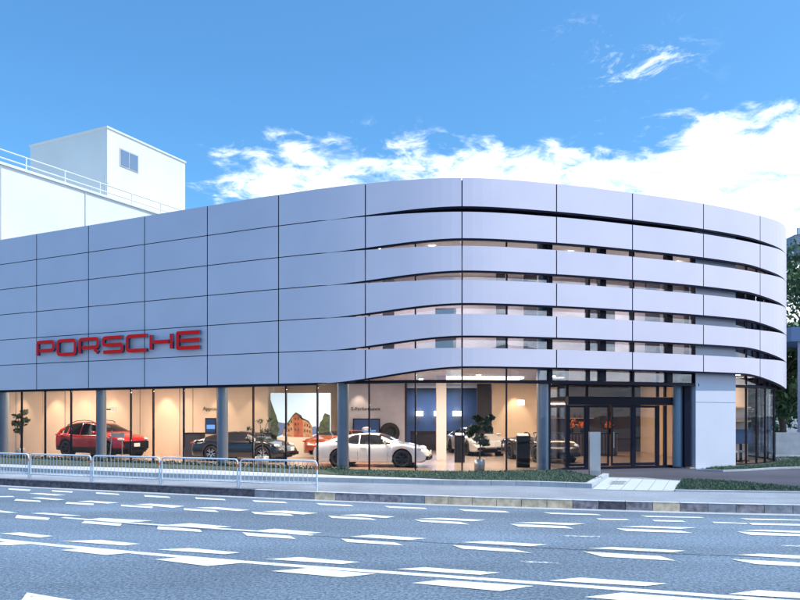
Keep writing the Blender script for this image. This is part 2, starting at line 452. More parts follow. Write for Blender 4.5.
# ---- slabs: plan polygon
def outline(off, s0=0.0, s1=None, step=.7):
    s1 = s1 or FC.L; n = int((s1-s0)/step)
    return [FC.at(s0+(s1-s0)*i/n, off) for i in range(n+1)]
rear = [(12.0, 46.2), (-9, 45.5), (-26.5, 41.0)]
def dl(t): return (6.18 + (10.55-6.18)*t, 25.95 + (27.15-25.95)*t)    # door line
gpoly = outline(GO, 0, s549) + [dl(0), dl(1)] + outline(.34, S(690,.34), FC.L) + rear
MB().prism(gpoly, .05, .25).build('floor_slab', M['floor'], B)
up = outline(GO+.16) + rear
MB().prism(up, 3.98, 4.4, 0, 1).build('intermediate_floor', [M['ceil'], M['navy']], B)
MB().prism(up, 8.6, 9.0, 0, 1).build('roof_slab', [M['ceil'], M['navy']], B)
MB().prism(outline(.5)+rear, 9.75, 9.95).build('roof', M['concrete'], B)
# rear and end walls
def wall(name, a, b, z0, z1, m, t=.15, label=None):
    o = vwall(a, b, z0, z1, t).build(name, m, B)
    if label: o['label'] = label
    return o
wall('outer_wall', (12.2,46.4), (-9,45.7), .05, 10.1, M['fin'], .3)
wall('outer_wall', (-9.05,45.7), (-26.9,41.2), .05, 10.1, M['fin'], .3)
e0 = FC.at(.1, .3)
wall('outer_wall', (-26.95,41.2), (e0[0]+.02, e0[1]), .05, 10.1, M['fin'], .3)
# ---- columns
def column(px, off, z1=3.97, r=.21, z0=.25, name='column', m='column'):
    s = S(px, off); c = FC.at(s, off)
    MB().lathe([(r,z0),(r,z1)], 28, c=(c[0],c[1],0)).build(name, M[m], B)
for p in (3.5, 101, 222, 342): column(p, .78)
column(542, .78); column(542, .78, 8.55, .2, 4.42)
for p in (677,): 
    MB().lathe([(.2,.25),(.2,3.97)], 28, c=(10.72,27.02,0)).build('column', M['column'], B)
column(758, 1.1, r=.18)
column(790.5, .2, 3.6, .09, .2)
MB().box(1.62,2.05,31.0,31.45,.25,3.97).build('square_column', M['intcol'], B)

# ---- entrance: door line with frames
def dz(t, off=0):
    a = Vector((*dl(0),0)); b = Vector((*dl(1),0)); d = (b-a).normalized(); n = Vector((-d.y,d.x,0))
    p = a + (b-a)*t + n*off
    return (p.x, p.y)
def dbar(t0, t1, z0, z1, off0=-.05, off1=.07):
    return MB().prism([dz(t0,off0), dz(t1,off0), dz(t1,off1), dz(t0,off1)], z0, z1)
def tpx(px):
    best = min(np.linspace(-.05,1.05,600), key=lambda t: abs(CX+F*dz(t)[0]/dz(t)[1]-px)); return float(best)
entr = dbar(0, 1, 2.62, 2.92, -.12, .12).build('door_header', M['canopy'] if False else M['mullion'], B)
dbar(0, 1, .2, .3).build('door_threshold', M['mullion'], B)
dbar(0, 1, 3.33, 3.46).build('transom', M['mullion'], B)
pxs = [567, 586, 609.5, 633, 656, 662]
L_ = (Vector(dz(1))-Vector(dz(0))).length
for p in (567, 586.5, 633, 657.5, 665):
    t = tpx(p); w = (.07 if p in (586.5,633) else .06)/L_
    dbar(t-w, t+w, .3, 2.61, -.04, .05).build('door_mullion', M['mullion'], B) if p not in () else None
    dbar(t-w*.8, t+w*.8, 2.93, 3.97, -.03, .04).build('clerestory_mullion', M['mullion'], B)
for (a, b) in ((567,586.5),(586.5,610),(610,633),(633,657.5)):
    ta, tb = tpx(a)+.012, tpx(b)-.012
    lf = dbar(ta, tb, .32, 2.6, -.008, .008).build('door', M['glass'], B)
    fw = .055/L_
    fr = MB()
    for (t0,t1,z0,z1) in ((ta,ta+fw,.32,2.6),(tb-fw,tb,.32,2.6),(ta+fw,tb-fw,.32,.42),(ta+fw,tb-fw,2.52,2.6)):
        fr.prism([dz(t0,-.03), dz(t1,-.03), dz(t1,.03), dz(t0,.03)], z0, z1)
    fr.build('door_frame', M['mullion'], lf)
t = tpx(612.5); h = MB(); q = dz(t, -.09); h.tube([(q[0],q[1],1.0),(q[0],q[1],1.6)], .018); h.build('door_handle', M['steel'], B)
dbar(tpx(567), tpx(665), 3.47, 3.97, -.006, .006).build('clerestory_glass', M['glass'], B)
dbar(tpx(567), tpx(665), 2.93, 3.32, -.006, .006).build('clerestory_glass', M['glass'], B)
dbar(tpx(665), 1.0, .3, 2.61, -.006, .006).build('side_glass', M['glass'], B)
a549 = FC.at(s549, GO)
wall('side_glass', a549, dz(0), .3, 3.97, M['glass'], .016)
wall('side_rail', a549, dz(0), .2, .3, M['mullion'], .08)
wall('transom', a549, dz(0), 3.33, 3.46, M['mullion'], .08)
for t in ():
    c = (a549[0]*.5+dz(0)[0]*.5, a549[1]*.5+dz(0)[1]*.5)
    MB().box(c[0]-.03,c[0]+.03,c[1]-.05,c[1]+.05,.3,3.97).build('door_mullion', M['mullion'], B)
# glass between entrance and fin
a = dz(1.02); b = FC.at(sf0, .5)
wall('side_glass', a, b, .3, 3.97, M['glass'], .016)
MB().box(b[0]-.32,b[0]-.1,b[1]-.1,b[1]+.1,.2,3.97).build('door_mullion', M['mullion'], B)
m_ = (a[0]*.45+b[0]*.55, a[1]*.45+b[1]*.55)
MB().box(m_[0]-.05,m_[0]+.05,m_[1]-.05,m_[1]+.05,.2,3.97).build('door_mullion', M['mullion'], B)

# ---- inner walls
H1 = 3.97
wall('inner_wall', (-26,39.6), (-19,37.3), .25, H1, M['wallw'])
wall('inner_wall', (-18.97,37.3), (-10.3,34.9), .25, H1, M['wallw'])
wall('inner_wall', (-10.27,34.9), (-6.35,33.8), .25, H1, M['wallw'])
wall('inner_wall', (-6.3,34.2), (-6.3,40.5), .25, H1, M['wallw'], .3)
# vertical joints on the beige wall
for (x, y) in ((-20.7,37.8),(-17.6,36.85),(-15.4,36.24),(-13.2,35.63),(-11,35.02),(-9,34.46)):
    MB().box(x-.012,x+.012,y-.1,y-.08,.25,H1).build('wall_joint', M['joint'], B)
wall('inner_wall', (-6.2,38.5), (-3.4,38.5), .25, H1, M['wallw'])
wall('inner_wall', (-3.35,37.6), (.25,37.6), .25, H1, M['wallg'])
wall('inner_wall', (.3,37.7), (.3,44.5), .25, H1, M['walld'])
wall('inner_wall', (.35,44.5), (5.2,44.5), .25, H1, M['wallb'], label='blue wall at the workshop end, outdoor daylight put into its colour')  # stands in for daylight seen beyond; the blue is painted on
wall('inner_wall', (4.25,38.6), (5.0,38.6), .25, H1, M['walld'])
wall('inner_wall', (5.05,38.5), (7.75,38.5), .25, H1, M['wallw'])
wall('inner_wall', (7.8,38.4), (15.4,38.4), .25, H1, M['walld'])
wall('inner_wall', (13.2,33.1), (13.2,38.2), .25, H1, M['wallw'])
wall('inner_wall', (13.1,30.75), (15.5,31.3), .25, H1, M['wallw'])
wall('inner_wall', (13.05,30.75), (13.15,33.05), .25, H1, M['walld'])
# low dark dividing counter across the workshop opening
MB().box(.6,4.2,40.0,40.3,.25,1.35).build('low_wall', M['walld'], B)
for x in (1.2, 2.4, 3.6):
    MB().box(x-.25,x+.25,43.9,44.35,2.2,2.5).build('light_box', M['strip'], B)
# upstairs
wall('upper_wall', (-3,31.5), (16,33.5), 4.4, 8.6, M['wallu'])
wall('upper_wall', (-2.9,24.7+1), (-2.9,31.4), 4.4, 8.6, M['walld'])
for (x,w,z0,z1) in ((-.5,.5,4.4,8.6),(2.0,.9,4.4,6.9),(4.5,.5,4.4,8.6),(6.0,1.0,4.4,8.6),(9.0,1.2,4.4,7.5),(11.4,.6,4.4,8.6),(13.4,.9,4.4,8.6)):
    y = 31.4+ (x+3)*.105 - 1.3
    MB().box(x-w/2,x+w/2,y-.1,y+.1,z0,z1).build('upper_screen', M['walld'], B)
for (x, y) in ((-.8,26.5),(1.2,26.3),(3.4,27),(6.6,27.2),(9.0,28.2),(11.5,29)):
    MB().lathe([(0,8.54),(.07,8.54),(.07,8.58)], 16, c=(x,y,0)).build('downlight', M['downl'], B)
# ground floor downlights
dls = [(-19.5,36.4),(-17.2,35.6),(-15,34.9),(-12.6,34.3),(-10.4,33.7),(-8.1,33.0),(-14.2,31.8),(-9.5,30.2),(-4.6,30.5),(-4.9,36.5),(-2.5,36.6),(-1.0,36.6),(-1.2,28.5),(1.0,33.5),(3.4,30.2),(5.8,36.9),(7.0,36.9),(3.0,36),(6.8,31),(9.2,36.6),(14.4,29.8)]
for x, y in dls:
    MB().lathe([(.0,3.94),(.09,3.94),(.09,3.965)], 12, c=(x,y,0)).build('downlight', M['downl'], B)
# light panels in the ceiling as in the photo
MB().box(1.9,5.6,31.6,33.0,3.90,3.96).build('ceiling_light_panel', M['strip'], B)
MB().box(-7.4,-3.6,27.9,28.25,3.90,3.96).build('ceiling_light_panel', M['strip'], B)

def area(x, y, z, sx, sy, w, col=(1,.80,.60), rot=(0,0,0)):
    l = bpy.data.lights.new('showroom_lamp', 'AREA'); l.shape = 'RECTANGLE'; l.size = sx; l.size_y = sy; l.energy = w; l.color = col
    o = bpy.data.objects.new('showroom_lamp', l); COL.objects.link(o); o.location = (x,y,z); o.rotation_euler = rot
    return o
def spot(x, y, z, tx, ty, tz, w, col=(1,.74,.48), ang=62):
    l = bpy.data.lights.new('wall_spot', 'SPOT'); l.energy = w; l.color = col; l.spot_size = R(ang); l.spot_blend = .7; l.shadow_soft_size = .05
    o = bpy.data.objects.new('wall_spot', l); COL.objects.link(o); o.location = (x,y,z)
    o.rotation_euler = Vector((tx-x,ty-y,tz-z)).to_track_quat('-Z','Y').to_euler()
LW = .60
for (x,y,w) in ((-17,34.2,230),(-12,32.2,230),(-7.2,29.2,260),(-1.8,26.6,280),(-2.5,31.5,150),(3,28,260),(3.2,34.5,150),(7.6,30,60),(14.0,29.9,70),(-22,36,60)):
    area(x, y, 3.85, 2.4, 1.2, w*LW)
area(9.0, 35.6, 3.85, 3, .6, 70, (1,.68,.42))
area(2.3, 42.5, 3.85, 3, 1, 120, (.45,.65,1))  # cool light added for the blue wall
for x,y,pw in ((-20.5,37.0,60),(-18.3,36.3,95),(-16.6,35.9,35),(-14.9,35.4,70),(-11.9,34.6,110),(-10.9,34.3,30),(-8.9,33.8,75),(-7.2,33.2,45)):
    spot(x, y-.15, 3.9, x+.1, y+.55, 1.5, pw)
spot(-2.2, 36.9, 3.9, -2.2, 37.5, 2.0, 60); spot(6.3, 37.7, 3.9, 6.3, 38.4, 1.6, 110); spot(-4.8,37.6,3.9,-4.8,38.4,1.5,80)
for (x,y,w) in ((1,28.4,110),(5.2,28.6,110),(10.2,30,110),(-1.5,28.6,50)):
    area(x, y, 8.45, 2.5, 1.2, w*1.25, (1,.86,.78))

# ------------------------------------------------------------------ text helper
def text_part(txt, size, loc, rz, name, m, parent=None, ext=.005, align='LEFT'):
    cu = bpy.data.curves.new(name, 'FONT'); cu.body = txt; cu.size = size; cu.extrude = ext; cu.align_x = align
    to = bpy.data.objects.new('tmp', cu); COL.objects.link(to)
    bpy.context.view_layer.update()
    me = bpy.data.meshes.new_from_object(to.evaluated_get(bpy.context.evaluated_depsgraph_get()))
    bpy.data.objects.remove(to)
    me.materials.clear(); me.materials.append(m); me.name = name
    o = bpy.data.objects.new(name, me); COL.objects.link(o); o.location = loc; o.rotation_euler = (R(90),0,rz)
    if parent is not None: o.parent = parent
    return o
tag(text_part('E-Performance', .26, (-2.62,37.5,2.5), 0, 'wall_lettering', M['black']), 'small dark lettering E-Performance on the grey wall behind the white coupe', 'lettering')
tag(text_part('Approved', .26, (-9.75,34.62,2.48), R(-15.5), 'wall_lettering', M['black']), 'small dark lettering on the beige wall above the wall screen behind the black coupe', 'lettering')

# ------------------------------------------------------------------ big red sign
zc0, zc1 = 2.2+2.55, 2.2+3.27
def ts(px): return S(px, -.15)
sg0 = ts(36.5)
g0 = FC.at(sg0, 0); g1 = FC.at(ts(201), 0)
ang = math.atan2(g1[1]-g0[1], g1[0]-g0[0])
SG = thing('dealership_sign', 'big red letters reading PORSCHE mounted on the metal cladding', 'sign', (g0[0], g0[1], zc0), ang)
def strokes_mesh(strokes, W, Hh, w, dpt):
    """strokes: list of (points(0..1 square), closed). rounded polylines with mitred offset, extruded"""
    mb = MB()
    for pts, closed, rad in strokes:
        P2 = [(w/2 + x*(W-w), w/2 + y*(Hh-w)) for x, y in pts]
        n = len(P2); out = []
        for i in range(n):
            if not closed and i in (0, n-1): out.append(P2[i]); continue
            a, b, c = Vector(P2[i-1]), Vector(P2[i]), Vector(P2[(i+1)%n])
            r = min(rad, (a-b).length*.48, (c-b).length*.48)
            u = (a-b).normalized(); v = (c-b).normalized()
            for k in range(6):
                t = k/5; q = (b+u*r)*(1-t)**2 + b*2*t*(1-t) + (b+v*r)*t*t
                out.append((q.x, q.y))
        m = len(out); L=[]; Rr=[]
        for i in range(m):
            a = Vector(out[i-1]) if (closed or i>0) else None
            c = Vector(out[(i+1)%m]) if (closed or i<m-1) else None
            b = Vector(out[i])
            d1 = (b-a).normalized() if a is not None and (b-a).length>1e-6 else None
            d2 = (c-b).normalized() if c is not None and (c-b).length>1e-6 else None
            d = (d1+d2).normalized() if d1 is not None and d2 is not None else (d1 if d1 is not None else d2)
            nrm = Vector((-d.y, d.x)); sc_ = 1.0
            if d1 is not None and d2 is not None: sc_ = 1/max(.5, nrm.dot(Vector((-d1.y,d1.x))))
            L.append(b+nrm*w/2*sc_); Rr.append(b-nrm*w/2*sc_)
        vs = []
        for p in range(m): vs += [(L[p].x,-dpt,L[p].y),(Rr[p].x,-dpt,Rr[p].y),(Rr[p].x,0,Rr[p].y),(L[p].x,0,L[p].y)]
        f0=[]; f1=[]
        rngm = range(m) if closed else range(m-1)
        for i in rngm:
            a=i*4; b=((i+1)%m)*4
            f0.append((a,a+1,b+1,b)); f1 += [(a+1,a+2,b+2,b+1),(a+3,a,b,b+3),(a+2,a+3,b+3,b+2)]
        if not closed:
            f1.append((0,3,2,1)); e=(m-1)*4; f1.append((e,e+1,e+2,e+3))
        mb.add(vs, f0, 0); mb.add(vs, f1, 1)
    return mb
w = .142
glyph = {
 'P': [([(0,-.0),(0,1),(1,1),(1,.36),(.14,.36)], False, .12)],
 'O': [([(0,.0),(0,1),(1,1),(1,0)], True, .14)],
 'R': [([(0,0),(0,1),(1,1),(1,.40),(.13,.40)], False, .12), ([(.80,.22),(.9,.18),(1.0,.0)], False, .03)],
 'S': [([(1,1),(0,1),(0,.5),(1,.5),(1,0),(0,0)], False, .12)],
 'C': [([(1,1),(0,1),(0,0),(1,0)], False, .15)],
 'H': [([(0,0),(0,1)], False, 0), ([(1,0),(1,1)], False, 0), ([(.13,.5),(.87,.5)], False, 0)],
 'E': [([(1,1),(0,1),(0,0),(1,0)], False, .02), ([(.125,.5),(1,.5)], False, 0)],
}
for ch, p0, p1 in (('P',36.5,54.8),('O',56.9,76.6),('R',79,99.6),('S',102.2,123.7),('C',126,148),('H',150.2,173),('E',176,201)):
    x0 = ts(p0)-sg0; x1 = ts(p1)-sg0
    mb = strokes_mesh(glyph[ch], x1-x0, .72, w, .11)
    mb.v = [(v[0]+x0, v[1]-.09, v[2]) for v in mb.v]
    mb.build('letter', [M['red'], M['lettersd']], SG)

# ------------------------------------------------------------------ roof rail on the facade and white buildings behind
mb = MB(); pts = [(*FC.at(s, .9), 10.42) for s in np.linspace(.5, S(330), 30)]
mb.tube(pts, .018, 5)
for s in np.arange(.5, S(330), 1.6):
    q = FC.at(s, .9); mb.tube([(q[0],q[1],9.95),(q[0],q[1],10.42)], .015, 5)
mb.build('roof_rail', M['rail'], B)

WD = Vector((.488,.873,0)).normalized(); WP = Vector((-.873,.488,0)).normalized()
def WPt(o, a, b, z): 
    v = Vector(o) + WD*a + WP*b; return (v.x, v.y, z)
wo = (-29.9,42.0,0)
Wg = thing('white_annexe', 'large plain white building with a railed flat roof behind the showroom', 'building')
ZW = EYE+17.0
mb = MB(); c = [WPt(wo,-1,0,0), WPt(wo,45,0,0), WPt(wo,45,32,0), WPt(wo,-1,32,0)]
mb.prism([(q[0],q[1]) for q in c], 0, ZW); mb.build('wall', M['whiteb'], Wg)
# roof-edge railing
mb = MB(); zr = ZW
for hgt in (.55, 1.1):
    mb.tube([WPt(wo,-1,.25,zr+hgt), WPt(wo,45,.25,zr+hgt)], .05, 6)
a = -1
while a < 45:
    mb.tube([WPt(wo,a,.25,zr), WPt(wo,a,.25,zr+1.1)], .05, 6); a += 3.0
mb.build('railing', M['whiteb'], Wg)
mb = MB(); c=[WPt(wo,-1.1,-.12,0), WPt(wo,45.1,-.12,0), WPt(wo,45.1,.1,0), WPt(wo,-1.1,.1,0)]; mb.prism([(q[0],q[1]) for q in c], ZW-.02, ZW+.16); mb.build('roof_edge', M['whiteb'], Wg)
mb = MB(); q = WPt(wo,15,1.0,0)
mb.tube([(q[0],q[1],ZW),(q[0],q[1],ZW+2.2)], .04, 5); mb.tube([(q[0]-.3,q[1],ZW+1.3),(q[0]+.3,q[1],ZW+1.5)], .03, 5)
mb.tube([(q[0]-1.1,q[1],ZW),(q[0]-1.1,q[1],ZW+1.3)], .05, 5); mb.build('antenna', M['concrete'], Wg)
for a_ in (6.0, 12.5, 19.0, 25.5):
    q0 = WPt(wo,a_,-.03,0); MB().tube([(q0[0],q0[1],0),(q0[0],q0[1],ZW-.1)], .05, 6).build('downpipe', M['paving'], Wg)
# penthouse block
bo = (-25.1, 60.0, 0)
Bd = Vector((4.1,8.3,0)).normalized(); Bp = Vector((-8.8,4.2,0)).normalized()
Bg = thing('rooftop_block', 'white windowed block rising above the roof behind the showroom', 'building')
def BP(a,b): v = Vector(bo)+Bd*a+Bp*b; return (v.x,v.y)
MB().prism([BP(0,0),BP(9.3,0),BP(9.3,9.75),BP(0,9.75)], ZW-.5, EYE+24.7).build('wall', M['whiteb'], Bg)
MB().prism([BP(-.08,-.08),BP(9.38,-.08),BP(9.38,9.83),BP(-.08,9.83)], EYE+24.7, EYE+24.85).build('roof', M['whiteb'], Bg)
def apx(px):
    return min(np.linspace(0,9.3,800), key=lambda a: abs(CX+F*BP(a,0)[0]/BP(a,0)[1]-px))
a0, a1 = apx(119.5), apx(138)
zt = ZD(148, BP(a0,0)[1]); zb = ZD(165.5, BP(a0,0)[1])
fr = MB().prism([BP(a0,-.06),BP(a1,-.06),BP(a1,.02),BP(a0,.02)], zb, zt).build('window', M['concrete'], Bg)
am = (a0+a1)/2
for (x0,x1) in ((a0+.1,am-.06),(am+.06,a1-.1)):
    MB().prism([BP(x0,-.085),BP(x1,-.085),BP(x1,-.05),BP(x0,-.05)], zb+.1, zt-.1).build('pane', M['winb'], fr)
# small rooftop dish shape seen above the cladding
q = WPt(wo,20.5,-.9,0)

# ------------------------------------------------------------------ ground, road, kerbs
kpx = [(0,479),(100,483.4),(200,487.5),(340,493),(440,496.3),(540,499.3),(680,503),(800,505.4)]
kp = [P(a,b,.2)[:2] for a,b in kpx]
kp = [(-60,42),(-36,31.5),(-24,26.6)] + kp + [(14,15.1),(24,15.0),(45,16.5),(70,21)]
KC = Curve2(kp, 16)
def krange(off, s0=0, s1=None, n=120):
    s1 = s1 or KC.L
    return [KC.at(s0+(s1-s0)*i/n, off) for i in range(n+1)]
def sheet(poly, z, name, m, kind='structure'):
    mb = MB(); n=len(poly)
    ar = sum(poly[i][0]*poly[(i+1)%n][1]-poly[(i+1)%n][0]*poly[i][1] for i in range(n))
    if ar < 0: poly = poly[::-1]
    mb.add([(p[0],p[1],z) for p in poly], [tuple(range(n))])
    o = mb.build(name, m); o['kind'] = kind
    return o
sheet([(-1500,-1500),(1500,-1500),(1500,1500),(-1500,1500)], -.02, 'ground', M['drive'])
# road as triangulated quads from kerb to the viewer's side
def band_sheet(A, Bp_, z, name, m, kind='structure'):
    mb = MB(); n = len(A)
    mb.add([(p[0],p[1],z) for p in A]+[(p[0],p[1],z) for p in Bp_], [(i,i+1,n+i+1,n+i)[::1] for i in range(n-1)])
    o = mb.build(name, m); o['kind'] = kind; return o
kf = krange(0); 
band_sheet([(p[0], -40) for p in kf], kf, 0, 'road', M['road'])
# the land side: pavement then yard
kb = krange(.16)
inner_px = [(0,470.4),(100,474.8),(200,478.5),(340,482.3),(440,484.6),(540,486.5),(592,488.4)]
ip = [P(a,b,.2)[:2] for a,b in inner_px]
ip = [(-40,38.2),(-26,31.2)] + ip
IC = Curve2(ip, 12)
# pavement sheet out to a generous line
band_sheet([KC.at(s,.15) for s in np.linspace(0,KC.L,160)], [(KC.at(s,.15)[0], 60) for s in np.linspace(0,KC.L,160)], .2, 'pavement', M['walk'])
# yard beyond
sheet([(-500,59),(500,59),(500,600),(-500,600)], .19, 'ground', M['gravel'])
# kerb blocks
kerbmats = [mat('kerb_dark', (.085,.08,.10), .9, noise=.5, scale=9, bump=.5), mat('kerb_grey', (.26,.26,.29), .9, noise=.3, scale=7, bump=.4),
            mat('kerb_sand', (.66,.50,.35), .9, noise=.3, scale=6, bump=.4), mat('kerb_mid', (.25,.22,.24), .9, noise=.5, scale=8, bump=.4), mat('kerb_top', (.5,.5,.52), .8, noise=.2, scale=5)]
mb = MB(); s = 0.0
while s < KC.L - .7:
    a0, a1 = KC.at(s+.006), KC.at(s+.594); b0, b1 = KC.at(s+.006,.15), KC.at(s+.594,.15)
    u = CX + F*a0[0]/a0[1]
    if u < 250: mi = 0  # left run: shade of the unlit kerb front put into the block colour
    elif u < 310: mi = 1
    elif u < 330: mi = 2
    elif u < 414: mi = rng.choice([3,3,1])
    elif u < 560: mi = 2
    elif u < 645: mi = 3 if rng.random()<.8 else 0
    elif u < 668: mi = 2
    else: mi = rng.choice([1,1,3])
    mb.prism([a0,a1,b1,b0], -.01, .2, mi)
    # pale top strip
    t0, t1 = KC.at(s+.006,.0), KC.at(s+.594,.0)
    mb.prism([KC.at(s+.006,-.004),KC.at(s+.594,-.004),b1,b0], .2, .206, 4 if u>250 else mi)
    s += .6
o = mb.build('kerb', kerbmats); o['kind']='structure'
mb = MB(); A=[KC.at(s,-.28) for s in np.linspace(0,KC.L,200)]; B2=[KC.at(s,0) for s in np.linspace(0,KC.L,200)]
mb.add([(p[0],p[1],.004) for p in A]+[(p[0],p[1],.004) for p in B2], [(i,i+1,200+i+1,200+i) for i in range(199)])
o = mb.build('gutter', M['concrete']); o['kind']='structure'

# inner kerb with wide top, then bed
ends = IC.L
mb = MB()
nk = 70
def ic(s, off): return IC.at(s, off)
for i in range(nk):
    s0 = ends*i/nk+.004; s1 = ends*(i+1)/nk-.004
    mb.prism([ic(s0,0),ic(s1,0),ic(s1,.2),ic(s0,.2)], .19, .335)
c_end = ic(ends,0); c2 = P(606,477.5,.2)[:2]
mb.bar((c_end[0]-.02,c_end[1]+.22,.262),(c2[0],c2[1],.262),.18,.145)
o = mb.build('inner_kerb', M['concrete']); o['kind']='structure'
# concrete apron + turf bed
green = [(-300,456.5),(0,463.2),(50,464.8),(200,468.8),(340,474.3),(420,477.2),(480,479.8),(540,481.3)]
gp = [P(a,b,.33)[:2] for a,b in green[1:]]
gp = [(-26,33.6)] + gp
apr = [ic(s,.2) for s in np.linspace(0, ends, 60)]
glassl = [FC.at(s,GO-.06) for s in np.linspace(0, s549, 70)]
sheet([apr[k] for k in range(60)] + glassl[::-1], .30, 'apron', M['concrete'])
turf = gp + [ic(ends-.35,.2), (P(603,477.5,.33)[0],P(603,477.5,.33)[1])] + [(a549[0]+.5,a549[1]-.1)] + [p for p in glassl[::-1] if p[0] > -26]
sheet(turf, .315, 'lawn', M['soil'])
# dark driveway
drive = [P(606,477,.2)[:2], P(640,477.2,.2)[:2], P(676,480.2,.2)[:2], P(700,481.0,.2)[:2], P(740,483.5,.2)[:2], P(775,487,.2)[:2], P(800,489.5,.2)[:2], (26,17.8),(40,20),(40,28)] + \
        [P(800,467.8,.2)[:2], P(775,468.6,.2)[:2], P(745,470.4,.2)[:2], P(722,471.3,.2)[:2], P(697,470.5,.2)[:2], FC.at(sf0,.3), dz(1.0,0), dz(0,0), (a549[0],a549[1]-.1), P(560,475,.2)[:2], P(600,476.5,.2)[:2]]
sheet(drive, .204, 'driveway', M['drive'])
# pale paved ramp with joints
slab = [P(592,489.6,.2)[:2], P(676.5,491.2,.2)[:2], P(682,481.2,.2)[:2], P(607,477.6,.2)[:2]]
sheet(slab, .208, 'paved_ramp', M['paving'])
mb = MB()
def lerp(a,b,t): return (a[0]+(b[0]-a[0])*t, a[1]+(b[1]-a[1])*t)
for t in (.17,.34,.5,.67,.84):
    a = lerp(slab[0],slab[1],t); b = lerp(slab[3],slab[2],t)
    mb.bar((a[0],a[1],.211),(b[0],b[1],.211),.012,.003)
for r_ in range(3):
    for k in range(5):
        q = P(613+k*3.0-r_*1.0, 481.8+r_*1.3, .2); mb.box(q[0]-.035,q[0]+.035,q[1]-.12,q[1]+.12,.2085,.214)
o = mb.build('paving_joint', M['joint']); o['kind']='structure'
# second lawn strip & lawn by the building
lawn2 = [P(675,491.2,.2)[:2], P(682.5,480.8,.2)[:2], P(700,481.6,.2)[:2], P(740,484,.2)[:2], P(775,487.4,.2)[:2], P(800,489.9,.2)[:2], (12.5,17.2), (12.3,16.95), P(800,492.4,.2)[:2]]
MB().prism(lawn2, .19, .26).build('lawn', M['soil'])['kind']='structure'
front = [P(675,491.4,.2)[:2], P(740,492.4,.2)[:2], P(800,493.2,.2)[:2], (20,15.9)]
mb = MB()
for a,b in zip(front[:-1], front[1:]): mb.bar((a[0],a[1],.222),(b[0],b[1],.222),.12,.05)
bk = [P(697,470.9,.2)[:2], P(722,471.8,.2)[:2], P(745,471,.2)[:2], P(775,469.2,.2)[:2], P(800,468.4,.2)[:2], (25,29.5)]
for a,b in zip(bk[:-1], bk[1:]): mb.bar((a[0],a[1],.232),(b[0],b[1],.232),.1,.07)
mb.build('lawn_edging', M['concrete'])['kind']='structure'
lawn3 = bk + [(26,36), P(777,457.8,.2)[:2], P(760,464.5,.2)[:2], P(735,466.8,.2)[:2], P(715,467.4,.2)[:2]]
sheet(lawn3, .225, 'lawn', M['soil'])
gr = [P(765,463.5,.2)[:2], P(790,460,.2)[:2], P(790,454.5,.2)[:2], P(778,454.5,.2)[:2]]
sheet(gr, .235, 'gravel', M['gravel'])

# ------------------------------------------------------------------ road markings (real paint sheets on the road)
Q = []
def q4(*pts): Q.append([P(a,b,.004)[:2] for a,b in pts])
# centre line D
Dl = [(-260,510.3),(-120,524.5),(0,538.7),(100,548.2),(200,557),(300,564.8),(400,571.8),(500,578.8),(600,586),(700,593.2),(800,600.5),(1000,614)]
Dp = [P(a,b,.004)[:2] for a,b in Dl]
DC = Curve2(Dp, 10)
n = 80
DA = [DC.at(s,-.16) for s in np.linspace(0,DC.L,n)]; DBb = [DC.at(s,.0) for s in np.linspace(0,DC.L,n)]
mb = MB(); mb.add([(p[0],p[1],.0045) for p in DA]+[(p[0],p[1],.0045) for p in DBb], [(i,i+1,n+i+1,n+i) for i in range(n-1)])
def poly(pts, z=.0085, mi=0, dx=0):
    pp = [P(a+dx,b,z) for a,b in pts]
    ar = sum(pp[i][0]*pp[(i+1)%len(pp)][1]-pp[(i+1)%len(pp)][0]*pp[i][1] for i in range(len(pp)))
    if ar < 0: pp = pp[::-1]
    mb.add(pp, [tuple(range(len(pp)))], mi)
for U in ([(-90,524),(-60,523),(-28,527),(-40,529)], [(0,533.5),(20,532.3),(53,536),(40,537.6)], [(62,541),(100,539.8),(140,543.8),(125,545.5)], [(157,549.5),(190,548),(240,552.5),(225,554.2)], [(265,559),(300,557),(360,562),(342,564)],
          [(396,569),(425,567.2),(500,572.5),(480,574.8)], [(548,580.5),(580,577.5),(668,583.5),(645,586)], [(728,594),(758,590),(850,596),(830,600)],
          [(-20,544.5),(10,545.2),(43,543.2),(10,541.2)], [(60,550),(90,547.8),(137,552.3),(106,555)], [(154,559.3),(186,557),(243,562.8),(207,566)], [(271,571),(308,568),(376,573.8),(342,577.3)],
          [(412,583),(440,579.8),(534,586),(500,591)], [(584,597),(622,592.5),(720,600),(690,606)]):
    poly(U)
